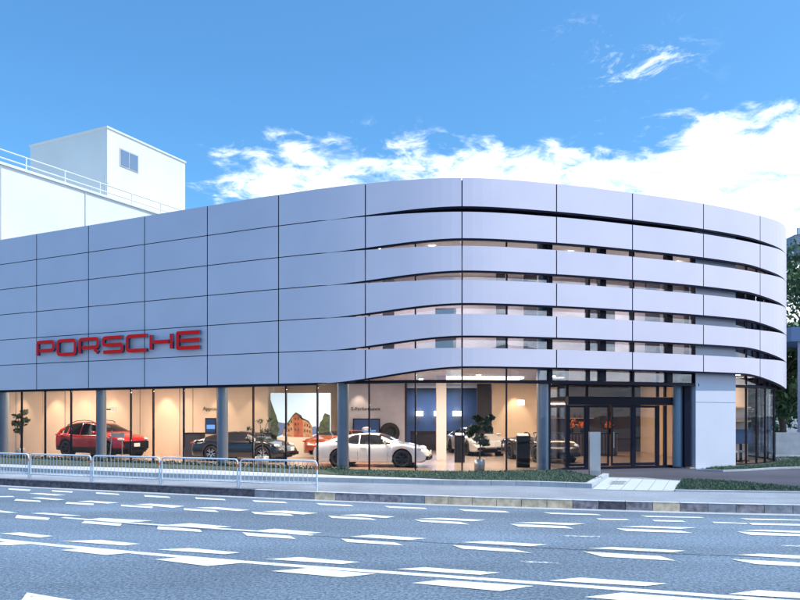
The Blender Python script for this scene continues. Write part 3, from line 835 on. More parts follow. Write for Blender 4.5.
# lane line C
Cl = [(63,517.6),(152,524.5),(232,529.5),(313,535.2)]
pc = [P(a,b,0)[:2] for a,b in Cl]; cc = Curve2(pc, 8); n=24
A = [cc.at(s,-.07) for s in np.linspace(0,cc.L,n)]; Bq=[cc.at(s,.05) for s in np.linspace(0,cc.L,n)]
mb.add([(p[0],p[1],.0045) for p in A]+[(p[0],p[1],.0045) for p in Bq], [(i,i+1,n+i+1,n+i) for i in range(n-1)])
for U in ([(-45,509),(-30,508),(-5,510.5),(-15,511.5)], [(-12,511),(0,510.5),(18,512.5),(8,513)], [(30,513.2),(44,512.7),(82,515.6),(66,516)], [(17,515),(50,517.8),(48,520),(15,518)], [(83,520),(100,517.9),(153,520.6),(135,522)], [(85,520.8),(122,523.6),(120,526),(81,523)],
          [(164,525),(190,523.2),(232,526.6),(206,528.4)], [(158,526.2),(200,529.5),(202,532),(157,529.2)], [(252,531),(275,528.7),(322,532.6),(305,534)], [(242,532.2),(290,535.7),(296,539),(247,535.7)],
          [(350,536.5),(372,534.7),(427,538.3),(408,540)], [(341,538.6),(395,542.5),(404,545.5),(347,542)], [(461,542.2),(487,541),(548,544.6),(530,546.2)], [(452,545),(512,549),(532,553),(463,548.8)],
          [(588,548.2),(612,547),(686,550.6),(672,552.4)], [(583,551.4),(660,556),(676,560.7),(602,556.6)], [(736,555),(760,553.6),(845,557.6),(830,560.5)], [(730,559),(806,562.7),(850,569),(755,564)]):
    poly(U)
# lane line B
for U in ([(-6,496.2),(12,496),(15,497),(-6,497.2)], [(28,493.4),(40,493),(66,495),(55,495.6)], [(16,499),(40,500.6),(41,502),(14,500.6)], [(30,498),(40,497.3),(65,499.5),(56,500.2)], [(67,502),(94,503.6),(93,505.2),(65,503.6)],
          [(77,501.4),(90,500.6),(119,502.6),(108,503.6)], [(121,504.6),(153,506.6),(152,508.2),(121,506.2)], [(135,504.3),(150,503.6),(185,506),(173,507.8)], [(184,508.2),(215,510.2),(219,512.1),(184,510.1)],
          [(195,507.6),(215,507),(250,510),(238,511)], [(251,511.6),(290,514),(294,516),(255,514)], [(262,511.2),(285,510.6),(318,513),(303,514.5)], [(328,515.6),(370,518.2),(377,520.1),(332,517.9)], [(340,515),(362,514.2),(395,516.6),(386,518)],
          [(414,519.5),(460,522),(470,524.6),(421,521.6)], [(418,518.6),(440,517.8),(486,519.9),(473,521.2)], [(510,523.8),(565,526.1),(574,528.6),(519,526.5)], [(513,522.8),(540,522),(586,523.6),(570,525)],
          [(616,528.3),(680,530.6),(693,533.1),(626,531)], [(620,526.6),(645,525.8),(697,527.6),(680,528.8)], [(737,531.5),(800,534),(835,537),(751,535)], [(738,530.3),(760,529.6),(826,531.6),(805,533)]):
    poly(U)
# edge dashes A
for U in ([(8,488.3),(31,489.6),(29,491),(9,489.7)],[(52,490.2),(73,491.4),(72,492.7),(52,491.5)],[(96,492.3),(118,493.7),(120,495),(96,493.7)],[(144,495),(168,496.5),(171,498),(145,496.7)],[(195,497.3),(224,499),(226,500.3),(196,498.9)],
          [(252,500.2),(284,501.7),(288,503.2),(255,501.9)],[(316,503.2),(350,504.8),(354,506.4),(320,504.9)],[(384,506),(424,507.7),(428,509.2),(390,507.8)],[(458,509.2),(505,511),(510,512.6),(465,511)],[(543,512.3),(596,514),(602,515.2),(552,514)],
          [(596,518.4),(626,519),(630,520.2),(600,519.8)],[(652,519.9),(682,520.6),(686,521.9),(655,521.3)],[(640,515.6),(700,517),(705,518),(648,517)],[(712,521.7),(746,523),(748,524),(714,522.9)],[(748,522.8),(800,524),(820,526),(752,524.7)],
          [(740,518.3),(800,519.6),(830,521),(748,519.8)]):
    poly(U)
poly([(27,592.5),(92,603),(82,622),(5,622)])
poly([(518,560.8),(545,561.6),(562,563.6),(528,562.8)], mi=1)
poly([(564,535.3),(600,536.2),(600,537.2),(566,536.6)], mi=1)
poly([(780,545),(800,545.3),(815,546.8),(782,546.4)], mi=1)
o = mb.build('road_marking', [M['mark'], M['mark_worn']]); o['kind']='structure'

# tar seam between the two lanes and a couple of sealed cracks
sm = [P(a,b,.003)[:2] for a,b in [(120,523.5),(200,529),(270,533),(340,537.5),(420,541.8),(500,545.8),(580,549.6),(660,553),(740,556),(830,559)]]
SCv = Curve2(sm, 10); m_ = MB(); n = 160
A = []; Bq = []
for i in range(n):
    ss = SCv.L*i/(n-1); o_ = rng.uniform(-.025,.025); wv = rng.uniform(.006,.022)
    A.append(SCv.at(ss, o_-wv)); Bq.append(SCv.at(ss, o_+wv))
m_.add([(p[0],p[1],.003) for p in A]+[(p[0],p[1],.003) for p in Bq], [(i,i+1,n+i+1,n+i) for i in range(n-1)])
m_.build('road_seam', M['joint_dark'])['kind'] = 'structure'

# ------------------------------------------------------------------ guard fences
fences = [(-36,-2.5,'leftmost'),(0-1,27,''),(29.5,89.5,''),(91.3,157,''),(160,236,''),(239.5,316,'')]
flab = ['low pale blue metal guard fence cut by the left edge of the photo', None,
        'pale guard fence panel in front of the red car tail, second from the left edge','low pale guard fence panel in front of the bonnet of the red car',
        'low pale guard fence panel in front of the black coupe, fourth from the left edge','low pale guard fence panel farthest right, ending beside the white coupe']
def kfs(px, off=.22): return KC.spx(px, off)
def guard(px0, px1, label):
    s0, s1 = kfs(px0), kfs(px1)
    a = KC.at(s0,.22); b = KC.at(s1,.22); L = math.hypot(b[0]-a[0], b[1]-a[1])
    if L > 2.5: pass
    T = thing('guard_fence', label, 'fence', (a[0],a[1],.2), math.atan2(b[1]-a[1], b[0]-a[0]), 'guard fences along the kerb')
    r = .024; Hh = .80; c = .1
    pts = [(0,0,0),(0,0,Hh-c)] + [(c-c*math.cos(t), 0, Hh-c+c*math.sin(t)) for t in (R(25),R(45),R(65))] + [(c,0,Hh),(L-c,0,Hh)] + \
          [(L-c+c*math.sin(t),0,Hh-c+c*math.cos(t)) for t in (R(25),R(45),R(65))] + [(L,0,Hh-c),(L,0,0)]
    m_ = MB(); m_.tube(pts, r, 8); m_.tube([(0,0,.17),(L,0,.17)], .018, 6); m_.build('frame', M['fence'], T)
    n = max(3, int(round(L/.135)))
    bm_ = MB().tube([(0,0,.17),(0,0,Hh)], .0085, 5)
    first = None
    for i in range(1, n):
        if first is None:
            first = bm_.build('baluster', M['fence'], T); o = first
        else:
            o = first.copy(); COL.objects.link(o); o.parent = T
        o.location = (L*i/n, 0, 0)
    MB().box(L-.035,L+.035,-.03,-.024,Hh-.22,Hh-.13).build('reflector', M['orange'], T)
guard(-52, 27, 'low pale guard fence panel cut by the left edge of the photo')
guard(29.5, 89.5, flab[2]); guard(91.3, 157, flab[3]); guard(160, 236, flab[4]); guard(239.5, 316, flab[5])

# ------------------------------------------------------------------ steel pillar sign
q = P(594.5, 476.3, .2)
T = thing('steel_pillar', 'brushed steel slab pillar standing on the grass before the entrance doors', 'sign pillar', (q[0],q[1],.2), R(4))
MB().box(-.18,.18,-.07,.07,.02,1.47).build('body', M['steel'], T)
MB().box(-.21,.21,-.1,.1,0,.02).build('base', M['black'], T)

# ------------------------------------------------------------------ cars
def interp(tab, x):
    xs = [t[0] for t in tab]; ys = [t[1] for t in tab]
    return float(np.interp(x, xs, ys))
def smooth_tab(tab):
    xs = np.array([t[0] for t in tab]); ys = np.array([t[1] for t in tab])
    # monotone-ish cubic through catmull in y
    m = np.gradient(ys, xs)
    def f(x):
        x = min(max(x, xs[0]), xs[-1]); i = min(len(xs)-2, max(0, int(np.searchsorted(xs, x))-1))
        h = xs[i+1]-xs[i]; t = (x-xs[i])/h
        return float((2*t**3-3*t*t+1)*ys[i] + (t**3-2*t*t+t)*h*m[i] + (-2*t**3+3*t*t)*ys[i+1] + (t**3-t*t)*h*m[i+1])
    return f
SPEC = {
 'coupe': dict(L=2.26, top=[(-2.26,.62),(-2.2,.80),(-1.95,.90),(-1.5,1.05),(-1.0,1.19),(-.5,1.275),(0,1.30),(.4,1.25),(.75,1.10),(1.05,.95),(1.4,.88),(1.8,.76),(2.1,.62),(2.26,.46)],
      belt=[(-2.26,.58),(-2.1,.80),(-1.7,.90),(-1.2,.93),(-.6,.88),(0,.86),(.6,.87),(1.0,.89),(1.35,.875),(1.8,.75),(2.1,.60),(2.26,.44)],
      half=[(-2.26,.60),(-2.15,.80),(-1.8,.90),(-1.2,.93),(-.5,.88),(.3,.87),(1.0,.90),(1.5,.91),(1.9,.84),(2.15,.70),(2.26,.56)],
      roofw=.56, wheels=(-1.15,1.30), wr=.333, sill=.20, gx=(-1.35,.98), pill=[(-.42,-.36)], rearx=(-1.65,-.75), ws=(.38,1.0)),
 'suv': dict(L=2.43, top=[(-2.43,.85),(-2.38,1.06),(-2.2,1.22),(-1.85,1.45),(-1.4,1.60),(-.8,1.68),(-.2,1.68),(.3,1.60),(.75,1.40),(1.15,1.17),(1.6,1.10),(2.05,1.0),(2.3,.86),(2.43,.62)],
      belt=[(-2.43,.82),(-2.3,1.05),(-1.8,1.12),(-1.0,1.06),(0,1.04),(.7,1.05),(1.15,1.07),(1.6,1.03),(2.05,.94),(2.3,.8),(2.43,.6)],
      half=[(-2.43,.70),(-2.3,.86),(-1.8,.95),(-1.2,.97),(-.4,.94),(.5,.94),(1.2,.97),(1.8,.95),(2.2,.83),(2.43,.68)],
      roofw=.64, wheels=(-1.45,1.45), wr=.385, sill=.30, gx=(-2.0,1.08), pill=[(-.55,-.47),(-1.45,-1.37)], rearx=(-2.3,-1.9), ws=(.36,1.1)),
 'sedan': dict(L=2.48, top=[(-2.48,.65),(-2.42,.88),(-2.1,.98),(-1.6,1.12),(-1.0,1.29),(-.3,1.38),(.2,1.36),(.6,1.22),(1.05,1.02),(1.4,.93),(1.9,.82),(2.3,.66),(2.48,.48)],
      belt=[(-2.48,.62),(-2.3,.85),(-1.8,.94),(-1.0,.92),(0,.90),(.8,.91),(1.2,.92),(1.6,.88),(2.0,.77),(2.3,.63),(2.48,.46)],
      half=[(-2.48,.65),(-2.3,.86),(-1.8,.95),(-1.2,.97),(-.4,.93),(.5,.93),(1.2,.96),(1.7,.95),(2.15,.83),(2.48,.62)],
      roofw=.58, wheels=(-1.42,1.48), wr=.36, sill=.22, gx=(-1.65,1.0), pill=[(-.45,-.38),(-1.3,-1.24)], rearx=(-2.0,-1.1), ws=(.35,1.08)),
}
SPEC['open'] = dict(SPEC['coupe']); SPEC['open'].update(open=True, top=[(-2.26,.60),(-2.2,.80),(-1.95,.90),(-1.5,.97),(-1.1,.98),(-.9,.90),(-.5,.885),(0,.865),(.6,.875),(.98,.93),(1.4,.88),(1.8,.76),(2.1,.62),(2.26,.46)])

def make_car(kind, paint, rimm, label, cat, loc, h, lowtrim=False, extra=None, name='parked_car'):
    sp = SPEC[kind]; L = sp['L']; ft = smooth_tab(sp['top']); fb = smooth_tab(sp['belt']); fh = smooth_tab(sp['half'])
    rz = math.atan2(h[1], h[0])
    T = thing(name, label, cat, loc, rz)
    xs = sorted(set([round(x,4) for x in np.linspace(-L, L, 96)] + [round(w+sgn*(sp['wr']+.055)*math.cos(a),4) for w in sp['wheels'] for sgn in (1,-1) for a in np.linspace(0,1.5,7)]))
    R_ = sp['wr'] + .055; zc = sp['wr']
    rows = []
    for x in xs:
        hw = fh(x); zb = fb(x); zt = max(ft(x), zb+.01)
        endf = max(0, (abs(x)-(L-.35))/.35)
        sill = sp['sill'] + .18*endf**2
        for w in sp['wheels']:
            if abs(x-w) < R_: sill = max(sill, zc + math.sqrt(R_*R_-(x-w)**2))
        sill = min(sill, zb-.05)
        cab = zt - zb
        pts = [(hw*.55, sill-.0) , (hw*.965, sill)]
        for t in (.25,.5,.75,.92):
            z = sill + (zb-sill)*t
            bul = {.25:.99,.5:1.0,.75:.985,.92:.95}[t]
            pts.append((hw*bul, z))
        yb = hw*.90
        pts.append((yb, zb))
        if cab > .12 and not sp.get('open'):
            k = min(1, (cab-.12)/.12)
            yr = yb + (sp['roofw'] - yb)*min(1, cab/.42)
            zs = zb + cab*.86
            for t in (.33,.66,1.0):
                pts.append((yb+(yr-yb)*t, zb+(zs-zb)*t))
            pts.append((yr*.88, zb+cab*.955)); pts.append((yr*.5, zb+cab*.99)); pts.append((0, zt))
        else:
            c_ = max(cab, .0)
            for (fy, fz) in ((.95,.35),(.88,.6),(.8,.75),(.65,.88),(.35,.97),(0,1)):
                pts.append((yb*fy, zb+c_*fz))
        rows.append(pts)
    m = len(rows[0]); body = MB(); glass = MB()
    full = []
    for pts in rows:
        full.append([( y, z) for y, z in pts] + [(-y, z) for y, z in pts[-2::-1]])
    W = len(full[0])
    vs = [(x, y, z) for x, r_ in zip(xs, full) for y, z in r_]
    bf=[]; gf=[]; wf=[]; tr=[]
    for i in range(len(xs)-1):
        xm = (xs[i]+xs[i+1])/2
        for k in range(W-1):
            kk = k if k < m-1 else W-2-k     # 0..m-2 band index
            f = (i*W+k, (i+1)*W+k, (i+1)*W+k+1, i*W+k+1)[::-1]
            isg = False
            if not sp.get('open') and ft(xm)-fb(xm) > .14:
                inpill = any(a < xm < b for a,b in sp['pill'])
                if kk in (6,7,8):
                    x0, x1 = sp['gx']
                    zmid = {6:.15,7:.5,8:.83}[kk]
                    if x0+.25*zmid < xm < x1 - .55*zmid + .0 - .06 and not inpill: isg = True
                if kk >= 9 and sp['ws'][0] < xm < sp['ws'][1]: isg = True
                if kk >= 10 and sp['rearx'][0] < xm < sp['rearx'][1]: isg = True
            if isg: (gf if kk in (6,7,8) else wf).append(f)
            elif lowtrim and kk <= 1: tr.append(f)
            else: bf.append(f)
    # subset builders
    def sub(fs, name, m_, parent=T):
        used = sorted({i for f in fs for i in f}); mp = {u:j for j,u in enumerate(used)}
        mb_ = MB(); mb_.add([vs[u] for u in used], [tuple(mp[i] for i in f) for f in fs], 0, True)
        return mb_.build(name, m_, parent)
    bd = sub(bf, 'body', paint)
    # end caps
    cap = MB()
    for i in (0, len(xs)-1):
        fr = tuple(i*W+k for k in range(W)); pts_ = [vs[k] for k in fr]
        cap.add(pts_, [tuple(range(W)) if i else tuple(range(W))[::-1]])
    cap.build('bumper', paint, T)
    if gf: sub(gf, 'side_window', M['carglass'])
    if wf: sub(wf, 'windscreen', M['carglass'])
    if tr: sub(tr, 'sill_trim', M['black'])
    # dark underbody
    mb_ = MB(); hw = min(fh(0), .9)
    mb_.box(-L+.25, L-.25, -hw*.62, hw*.62, .17, .55); 
    mb_.box(sp['wheels'][0]+R_, sp['wheels'][1]-R_, -hw*.9, hw*.9, .19, .4)
    mb_.build('underbody', M['black'], T)
    # front intakes / grille
    mb_ = MB(); zf = sp['sill']+.14
    hwf = fh(L-.1)
    if kind == 'suv':
        mb_.box(L-.16, L+.012, -hwf*.92, hwf*.92, .42, .78); mb_.box(L-.12,L+.02,-hwf*.7,hwf*.7,.26,.38)
    else:
        mb_.box(L-.14, L+.012, -hwf*.95, -hwf*.42, zf-.06, zf+.08); mb_.box(L-.14, L+.012, hwf*.42, hwf*.95, zf-.06, zf+.08); mb_.box(L-.1,L+.010,-hwf*.4,hwf*.4,zf-.08,zf-.01)
    mb_.build('grille', M['black'], T)
    MB().box(L+.013, L+.03, -.165, .165, (.47 if kind!='suv' else .52), (.635 if kind!='suv' else .685)).build('number_plate', M['plate'], T)
    for sgn in (1,-1):
        xh = L-.42; zh = fb(xh)*.985-.06; yh = fh(xh)*.86
        if kind in ('coupe','open'):
            MB().ell((xh+.02, sgn*(yh-.04), zh+.02), (.17,.115,.10), 8).build('headlight', M['lamp'], T)
        else:
            MB().ell((xh+.12, sgn*(yh-.09), zh-.02), (.24,.14,.075), 8).build('headlight', M['lamp'], T)
        MB().ell((-L+.14, sgn*fh(-L+.15)*.8, fb(-L+.2)*.93), (.12,.2,.05), 8).build('tail_light', M['tail'], T)
        xm_ = sp['ws'][1]-.35; mm = MB().ell((xm_, sgn*(fh(xm_)+.09), fb(xm_)+.12), (.07,.12,.075), 8)
        mm.bar((xm_, sgn*(fh(xm_)*.88), fb(xm_)+.03), (xm_, sgn*(fh(xm_)+.03), fb(xm_)+.09), .05, .03); mm.build('wing_mirror', paint, T)
        # door seam and handle
        mb_ = MB()
        for xd in ((-.42,.75) if kind in ('coupe','open') else (-1.1,-.42,.75)):
            for (t0, t1) in ((.1,.5),(.5,.92)):
                pz0 = sp['sill']+(fb(xd)-sp['sill'])*t0; pz1 = sp['sill']+(fb(xd)-sp['sill'])*t1
                y0 = fh(xd)*(.975 if t0==.1 else 1.0); y1 = fh(xd)*(1.0 if t0==.1 else .95)
                mb_.bar((xd, sgn*y0, pz0),(xd, sgn*y1, pz1), .012, .008)
        mb_.build('door_seam', M['black'], T)
        MB().bar((-.32, sgn*(fh(-.3)*.985+.008), fb(-.3)-.13), (-.10, sgn*(fh(-.2)*.985+.008), fb(-.2)-.13), .02, .025).build('door_handle', paint, T)
        for wx in sp['wheels']:
            r = sp['wr']; yo = sgn*(fh(wx)-.02); yi = sgn*(fh(wx)-.27)
            c = (wx, 0, r)
            prof = [(r*.70,yo-sgn*.015),(r*.74,yo),(r*.93,yo),(r*.99,yo-sgn*.03),(r,yo-sgn*.08),(r,yi+sgn*.04),(r*.95,yi),(r*.6,yi)]
            ty = MB().lathe(prof, 32, 'y', c).build('wheel', M['tyre'], T)
            rim = MB(); yf = yo - sgn*.02
            rim.lathe([(r*.72,yf),(r*.68,yf),(r*.66,yf-sgn*.04),(r*.64,yf-sgn*.16),(0,yf-sgn*.16)], 32, 'y', c)
            rim.lathe([(r*.13,yf-sgn*.15),(r*.13,yf-sgn*.01),(0,yf-sgn*.005)], 14, 'y', c)
            ns = 10
            for k in range(ns):
                a_ = 2*math.pi*k/ns + (.12 if k%2 else -.06)
                rim.bar((wx+math.cos(a_)*r*.10, yf-sgn*.03, r+math.sin(a_)*r*.10), (wx+math.cos(a_)*r*.67, yf-sgn*.015, r+math.sin(a_)*r*.67), r*.10, .03, 1, up=(0,1,0))
            rim.build('rim', [M['black'] if rimm is M['rims'] else M['rimd'], rimm], ty)
            # wheel-arch liner
            ln = MB(); ln.lathe([(R_+.0,yo-sgn*.04),(R_,yi-sgn*.05),(0,yi-sgn*.06)], 28, 'y', c)
            ln.build('arch_liner', M['black'], T)
    if extra: extra(T, sp, ft, fb, fh)
    return T

white = carpaint('white_paint', (.78,.80,.80)); redp = carpaint('red_paint', (.34,.004,.008)); blk = carpaint('black_paint', (.003,.003,.006))
org = carpaint('copper_paint', (.42,.09,.03), .3); slv = carpaint('silver_paint', (.62,.62,.62), .4); blk2 = blk
FZ = .25
def roofrails(T, sp, ft, fb, fh):
    for sgn in (1,-1):
        m_ = MB(); m_.tube([(x, sgn*.60, ft(x)+.005+(.05 if -1.6<x<.1 else 0)) for x in (-1.75,-1.6,-1.1,-.5,0.05,.2)], .02, 6); m_.build('roof_rail', M['black'], T)
def spoiler(T, sp, ft, fb, fh):
    MB().box(-2.12,-1.85,-.6,.6,fb(-2.0)+.10,fb(-2.0)+.125).build('spoiler', M['black'], T)
def cabin(T, sp, ft, fb, fh):
    m_ = MB(); m_.box(-.85,.6,-.62,.62,.80,.905); m_.build('cabin', M['black'], T)
    for y in (-.36,.36):
        MB().ell((-.55,y,1.0),(.12,.22,.24),8).build('seat', M['black'], T)
    m_ = MB()
    pts = [(.98,-.74,.90),(.55,-.60,1.22),(.52,-.3,1.25),(.52,.3,1.25),(.55,.60,1.22),(.98,.74,.90)]
    m_.tube(pts, .025, 6); ws = m_.build('windscreen_frame', blk, T)
    MB().add([(.98,-.72,.91),(.98,.72,.91),(.56,.58,1.21),(.56,-.58,1.21)], [(0,1,2,3)]).build('windscreen', M['glass'], ws)
make_car('suv', redp, M['rimd'], 'glossy red five-door car behind the showroom glass next to a potted plant', 'car', (-14.45,33.95,FZ), (.873,-.485), True, roofrails)
make_car('coupe', white, M['rimd'], 'white low two-door coupe with dark wheels behind the glass at the middle of the showroom', 'car', (-1.06,27.5,FZ), (.985,-.17))
make_car('coupe', blk, M['rims'], 'black coupe with silver spoked wheels behind the glass in front of the wall mural', 'car', (-6.8,30.7,FZ), (.957,-.29))
make_car('coupe', org, M['rimd'], 'copper orange car half hidden behind the tail of the white coupe', 'car', (-2.5,33.6,FZ), (.62,.78))
make_car('sedan', slv, M['rimd'], 'silver four-door car facing the street behind the leafy potted tree', 'car', (3.85,36.0,FZ), (.208,-.978))
make_car('open', blk, M['rimd'], 'black open-top roadster facing the street left of the entrance doors', 'car', (6.15,30.9,FZ), (.30,-.95), False, cabin)

# ------------------------------------------------------------------ plants
def leaf_cloud(mb, c, r, n, size, rg, mi=0, flat=1.0):
    for _ in range(n):
        while True:
            p = Vector((rg.uniform(-1,1),rg.uniform(-1,1),rg.uniform(-1,1)))
            if .25 < p.length < 1: break
        q = Vector(c) + Vector((p.x*r[0],p.y*r[1],p.z*r[2]))
        d = Vector((rg.uniform(-1,1),rg.uniform(-1,1),rg.uniform(-.5,1)*flat)).normalized()
        e = d.orthogonal().normalized(); e.rotate(Matrix.Rotation(rg.uniform(0,6.28),3,d)); f_ = d.cross(e)
        s_ = size*rg.uniform(.6,1.3)
        mb.add([q-e*s_, q+f_*s_*.5, q+e*s_, q-f_*s_*.5], [(0,1,2,3)], mi)
def potted(px, d, label, h, pr, ph, leaf, spread, blobs, rg, potm='pot'):
    q = PD(px, d)
    T = thing('potted_tree', label, 'potted plant', (q[0], q[1], FZ))
    MB().lathe([(0,0),(pr*.92,0),(pr,ph),(pr*.9,ph),(pr*.88,ph-.05),(0,ph-.05)], 28).build('pot', M[potm], T)
    tr = MB(); fl = MB()
    tr.tube([(0,0,ph-.1),(.03,0,ph+.25*(h-ph)),(-.03,.02,ph+.55*(h-ph)),(.02,0,ph+.8*(h-ph))], [.03,.025,.02,.012], 6)
    for (bx, by, bz, br) in blobs:
        tr.tube([(0,0,ph+.35*(h-ph)), (bx*.6,by*.6,bz-.2), (bx,by,bz)], [.016,.012,.008], 5)
        leaf_cloud(fl, (bx,by,bz), (br,br,br*.6), leaf, spread, rg)
    tr.build('trunk', M['bark'], T); fl.build('foliage', M['leafi'], T)
rg = random.Random(3)
potted(20.5, 34.3, 'small potted tree near the left end of the glass front', 2.25, .22, .38, 55, .09, [(-.15,0,1.95,.22),(.2,0,2.15,.2),(-.3,.1,1.6,.2),(.05,-.1,1.55,.25),(.25,0,1.75,.2),(-.1,0,1.25,.22)], rg)
potted(262, 27.6, 'thin potted tree in front of the front wheel of the black coupe', 1.75, .27, .36, 30, .06, [(-.1,0,1.75,.14),(.28,0,1.8,.14),(-.5,0,1.45,.12),(.1,0,1.35,.18),(.3,0,1.4,.14),(-.05,0,1.05,.15)], rg)
potted(479.5, 24.9, 'leafy potted tree in a ribbed grey pot before the silver car', 1.95, .20, .42, 80, .085, [(-.2,0,1.5,.22),(.1,0,1.75,.25),(.38,0,1.9,.16),(-.35,.1,1.3,.16),(0,-.1,1.15,.26),(.2,0,1.0,.18),(.3,.1,1.5,.22),(-.1,.1,1.88,.16)], rg)

# ------------------------------------------------------------------ interior furniture
def plinth(px, d, label, h=1.15, w=.42):
    q = PD(px, d); T = thing('info_stand', label, 'display stand', (q[0],q[1],FZ))
    MB().box(-w/2,w/2,-.12,.12,0,h).build('body', M['black'], T)
    MB().add([(-w/2+.03,-.125,h-.02),(w/2-.03,-.125,h-.02),(w/2-.03,.1,h+.09),(-w/2+.03,.1,h+.09)], [(0,1,2,3)]).build('panel', M['plate'], T)
plinth(459.5, 29.4, 'tall black information stand beside the white square column')
plinth(523, 26.6, 'black information stand in front of the open-top roadster', 1.2, .48)
q = PD(112, 31.0); T = thing('info_stand', 'slim grey easel stand beside the front of the red car', 'display stand', (q[0],q[1],FZ))
m_ = MB(); m_.bar((-.1,0,0),(.0,0,1.3),.03,.03); m_.bar((.45,0,0),(.45,0,1.05),.03,.03); m_.build('leg', M['steel'], T)
MB().box(-.02,.55,-.03,0,1.0,1.2).build('panel', M['steel'], T)

# display screens (wall-hung)
def scr(px0, px1, py0, py1, d, label, m='screen', rz=0):
    a = PD(px0,d); b = PD(px1,d); zt, zb = ZD(py0,d), ZD(py1,d)
    T = thing('wall_screen', label, 'screen', ((a[0]+b[0])/2, d, zb), rz); w_ = (b[0]-a[0])/2
    MB().box(-w_,w_,-.05,0,0,zt-zb).build('frame', M['black'], T)
    MB().box(-w_+.05,w_-.05,-.056,-.05,.05,zt-zb-.05).build('display', M[m], T)
    return T
t1 = scr(353,380,418.5,436,37.45,'black wall screen above the roof of the white coupe')
MB().bar((-.5,-.065,.25),(.5,-.065,.28),.01,.08).build('picture', M['screen2'], t1); MB().ell((0,-.06,.38),(.25,.01,.12),8).build('picture', M['rims'], t1)
t2 = scr(205,217,418,434,34.2,'small wall screen with blue picture behind the black coupe', 'screen', R(-15.5))
MB().box(-.2,.25,-.065,-.058,.25,.45).build('picture', M['screen2'], t2)
# tyre display on grey wall
q = PD(389.5, 37.2, 0); zc_ = ZD(433, 37.2)
T = thing('tyre_display', 'black upright tyre mounted on the grey wall right of the wall screen', 'tyre', (q[0],q[1],zc_), R(25))
MB().lathe([(.28,-.12),(.33,-.18),(.5,-.18),(.55,-.1),(.55,.05),(.28,.05)], 30, 'y').build('tyre', M['tyre'], T)
MB().lathe([(.0,-.08),(.28,-.08)], 20, 'y').build('rim', M['rimd'], T)
# exit sign
q = PD(521, 36.0); T = thing('exit_sign', 'small lit green exit sign hanging under the ceiling', 'sign', (q[0],q[1],ZD(402.5,36)))
MB().box(-.17,.17,-.03,.03,-.13,.13).build('sign_box', M['exit'], T); MB().tube([(0,0,.13),(0,0,3.97-ZD(402.5,36))], .01, 5).build('rod', M['steel'], T)
# small ceiling projector left of red car mirror (white box)
q = PD(113.5, 34.5); T = thing('projecting_sign', 'tiny white box sign on an arm above the red car', 'sign', (q[0],q[1],ZD(409.5,34.5)))
MB().box(-.12,.12,-.06,.06,-.1,.1).build('sign_box', M['plate'], T); MB().box(-.5,-.12,-.02,.02,-.03,.03).build('arm', M['black'], T)
# mural
mx0, mx1 = -6.15, -3.3; my = 33.3
T = thing('wall_mural', 'tall photo mural of a brick corner building under a pale sky', 'mural', (mx0, my, FZ), 0)
def mpx(px, py): return ((px-CX)/F*my - mx0, ZD(py, my) - FZ)
Wm = mx1-mx0; Hm = ZD(393, my)-FZ
MB().box(0,Wm,-.03,.06,0.02,Hm).build('panel', M['sky_print'], T)
def mp(pts, k, m, name='picture'):
    pp = [mpx(a,b) for a,b in pts]
    MB().add([(x, -.034-.004*k, z) for x,z in pp], [tuple(range(len(pp)))[::-1]]).build(name, m, T)
mp([(270.8,438),(290,436),(308,436),(330,438),(330,458.5),(270.8,458.5)], 0, M['sand_print'])
mp([(274,438),(284,434),(290,424),(278,422)], 1, M['hill_print']); mp([(305,436),(318,434),(316,426),(308,428)], 1, M['hill_print'])
rgm = random.Random(5)
pts = [(270.8,440)]+[(270.8,400)]+[(270.8+ (i*1.1)+rgm.uniform(-.8,1.4), 402+i*3.4) for i in range(1,9)]+[(276,440)]
mp(pts, 2, M['tree_print'])
mp([(283,436),(284,428),(293,415),(294,437)], 2, M['brick2_print'])
mp([(294,437),(293,415),(296,412.5),(301,415),(303,421),(303,437)], 2, M['brick_print'])
mp([(303,437),(303,420),(309,421),(312,426),(313,437)], 3, M['brick2_print'])
mp([(284,428),(293,415),(296,412.3),(301.5,415.3),(303,420),(309,421),(312,426),(309,422.8),(301,417),(296,414),(293.3,416.3),(284.5,429.5)], 4, M['tree_print'])
for (wx, wy) in ((295.5,419),(298.5,418.6),(295.5,424),(298.5,424),(295.5,429.5),(298.5,429.5),(286,427.5),(289,424.5),(291.6,421.5),(286,432),(289,430.5),(291.6,429),(305,425),(307.5,425.4),(310,427),(305,430.5),(307.5,430.8),(310,431.5)):
    mp([(wx-.6,wy-1.3),(wx+.6,wy-1.3),(wx+.6,wy+1.3),(wx-.6,wy+1.3)], 5, M['tree_print'])
mp([(330,440),(330,415)]+[(324-i*1.1+rgm.uniform(-1,1), 413+i*3.2) for i in range(7)]+[(316,438)], 2, M['tree_print'])
mp([(271,444),(271,434),(277,436),(277.5,443)], 5, M['black'])
# dark lounge seats/desk by the wall
for (px,d,w_,label) in ((195,33.4,.8,'dark cabinet against the beige wall left of the black coupe'),(248,33.2,2.2,'long dark counter against the wall above the black coupe')):
    q = PD(px,d); o = MB(); T = thing('cabinet', label, 'cabinet', (q[0],q[1],FZ), R(-15.5))
    MB().box(-w_/2,w_/2,-.25,.25,0,1.12).build('body', M['walld'], T); MB().box(-w_/2-.02,w_/2+.02,-.27,.27,1.12,1.16).build('top', M['black'], T)
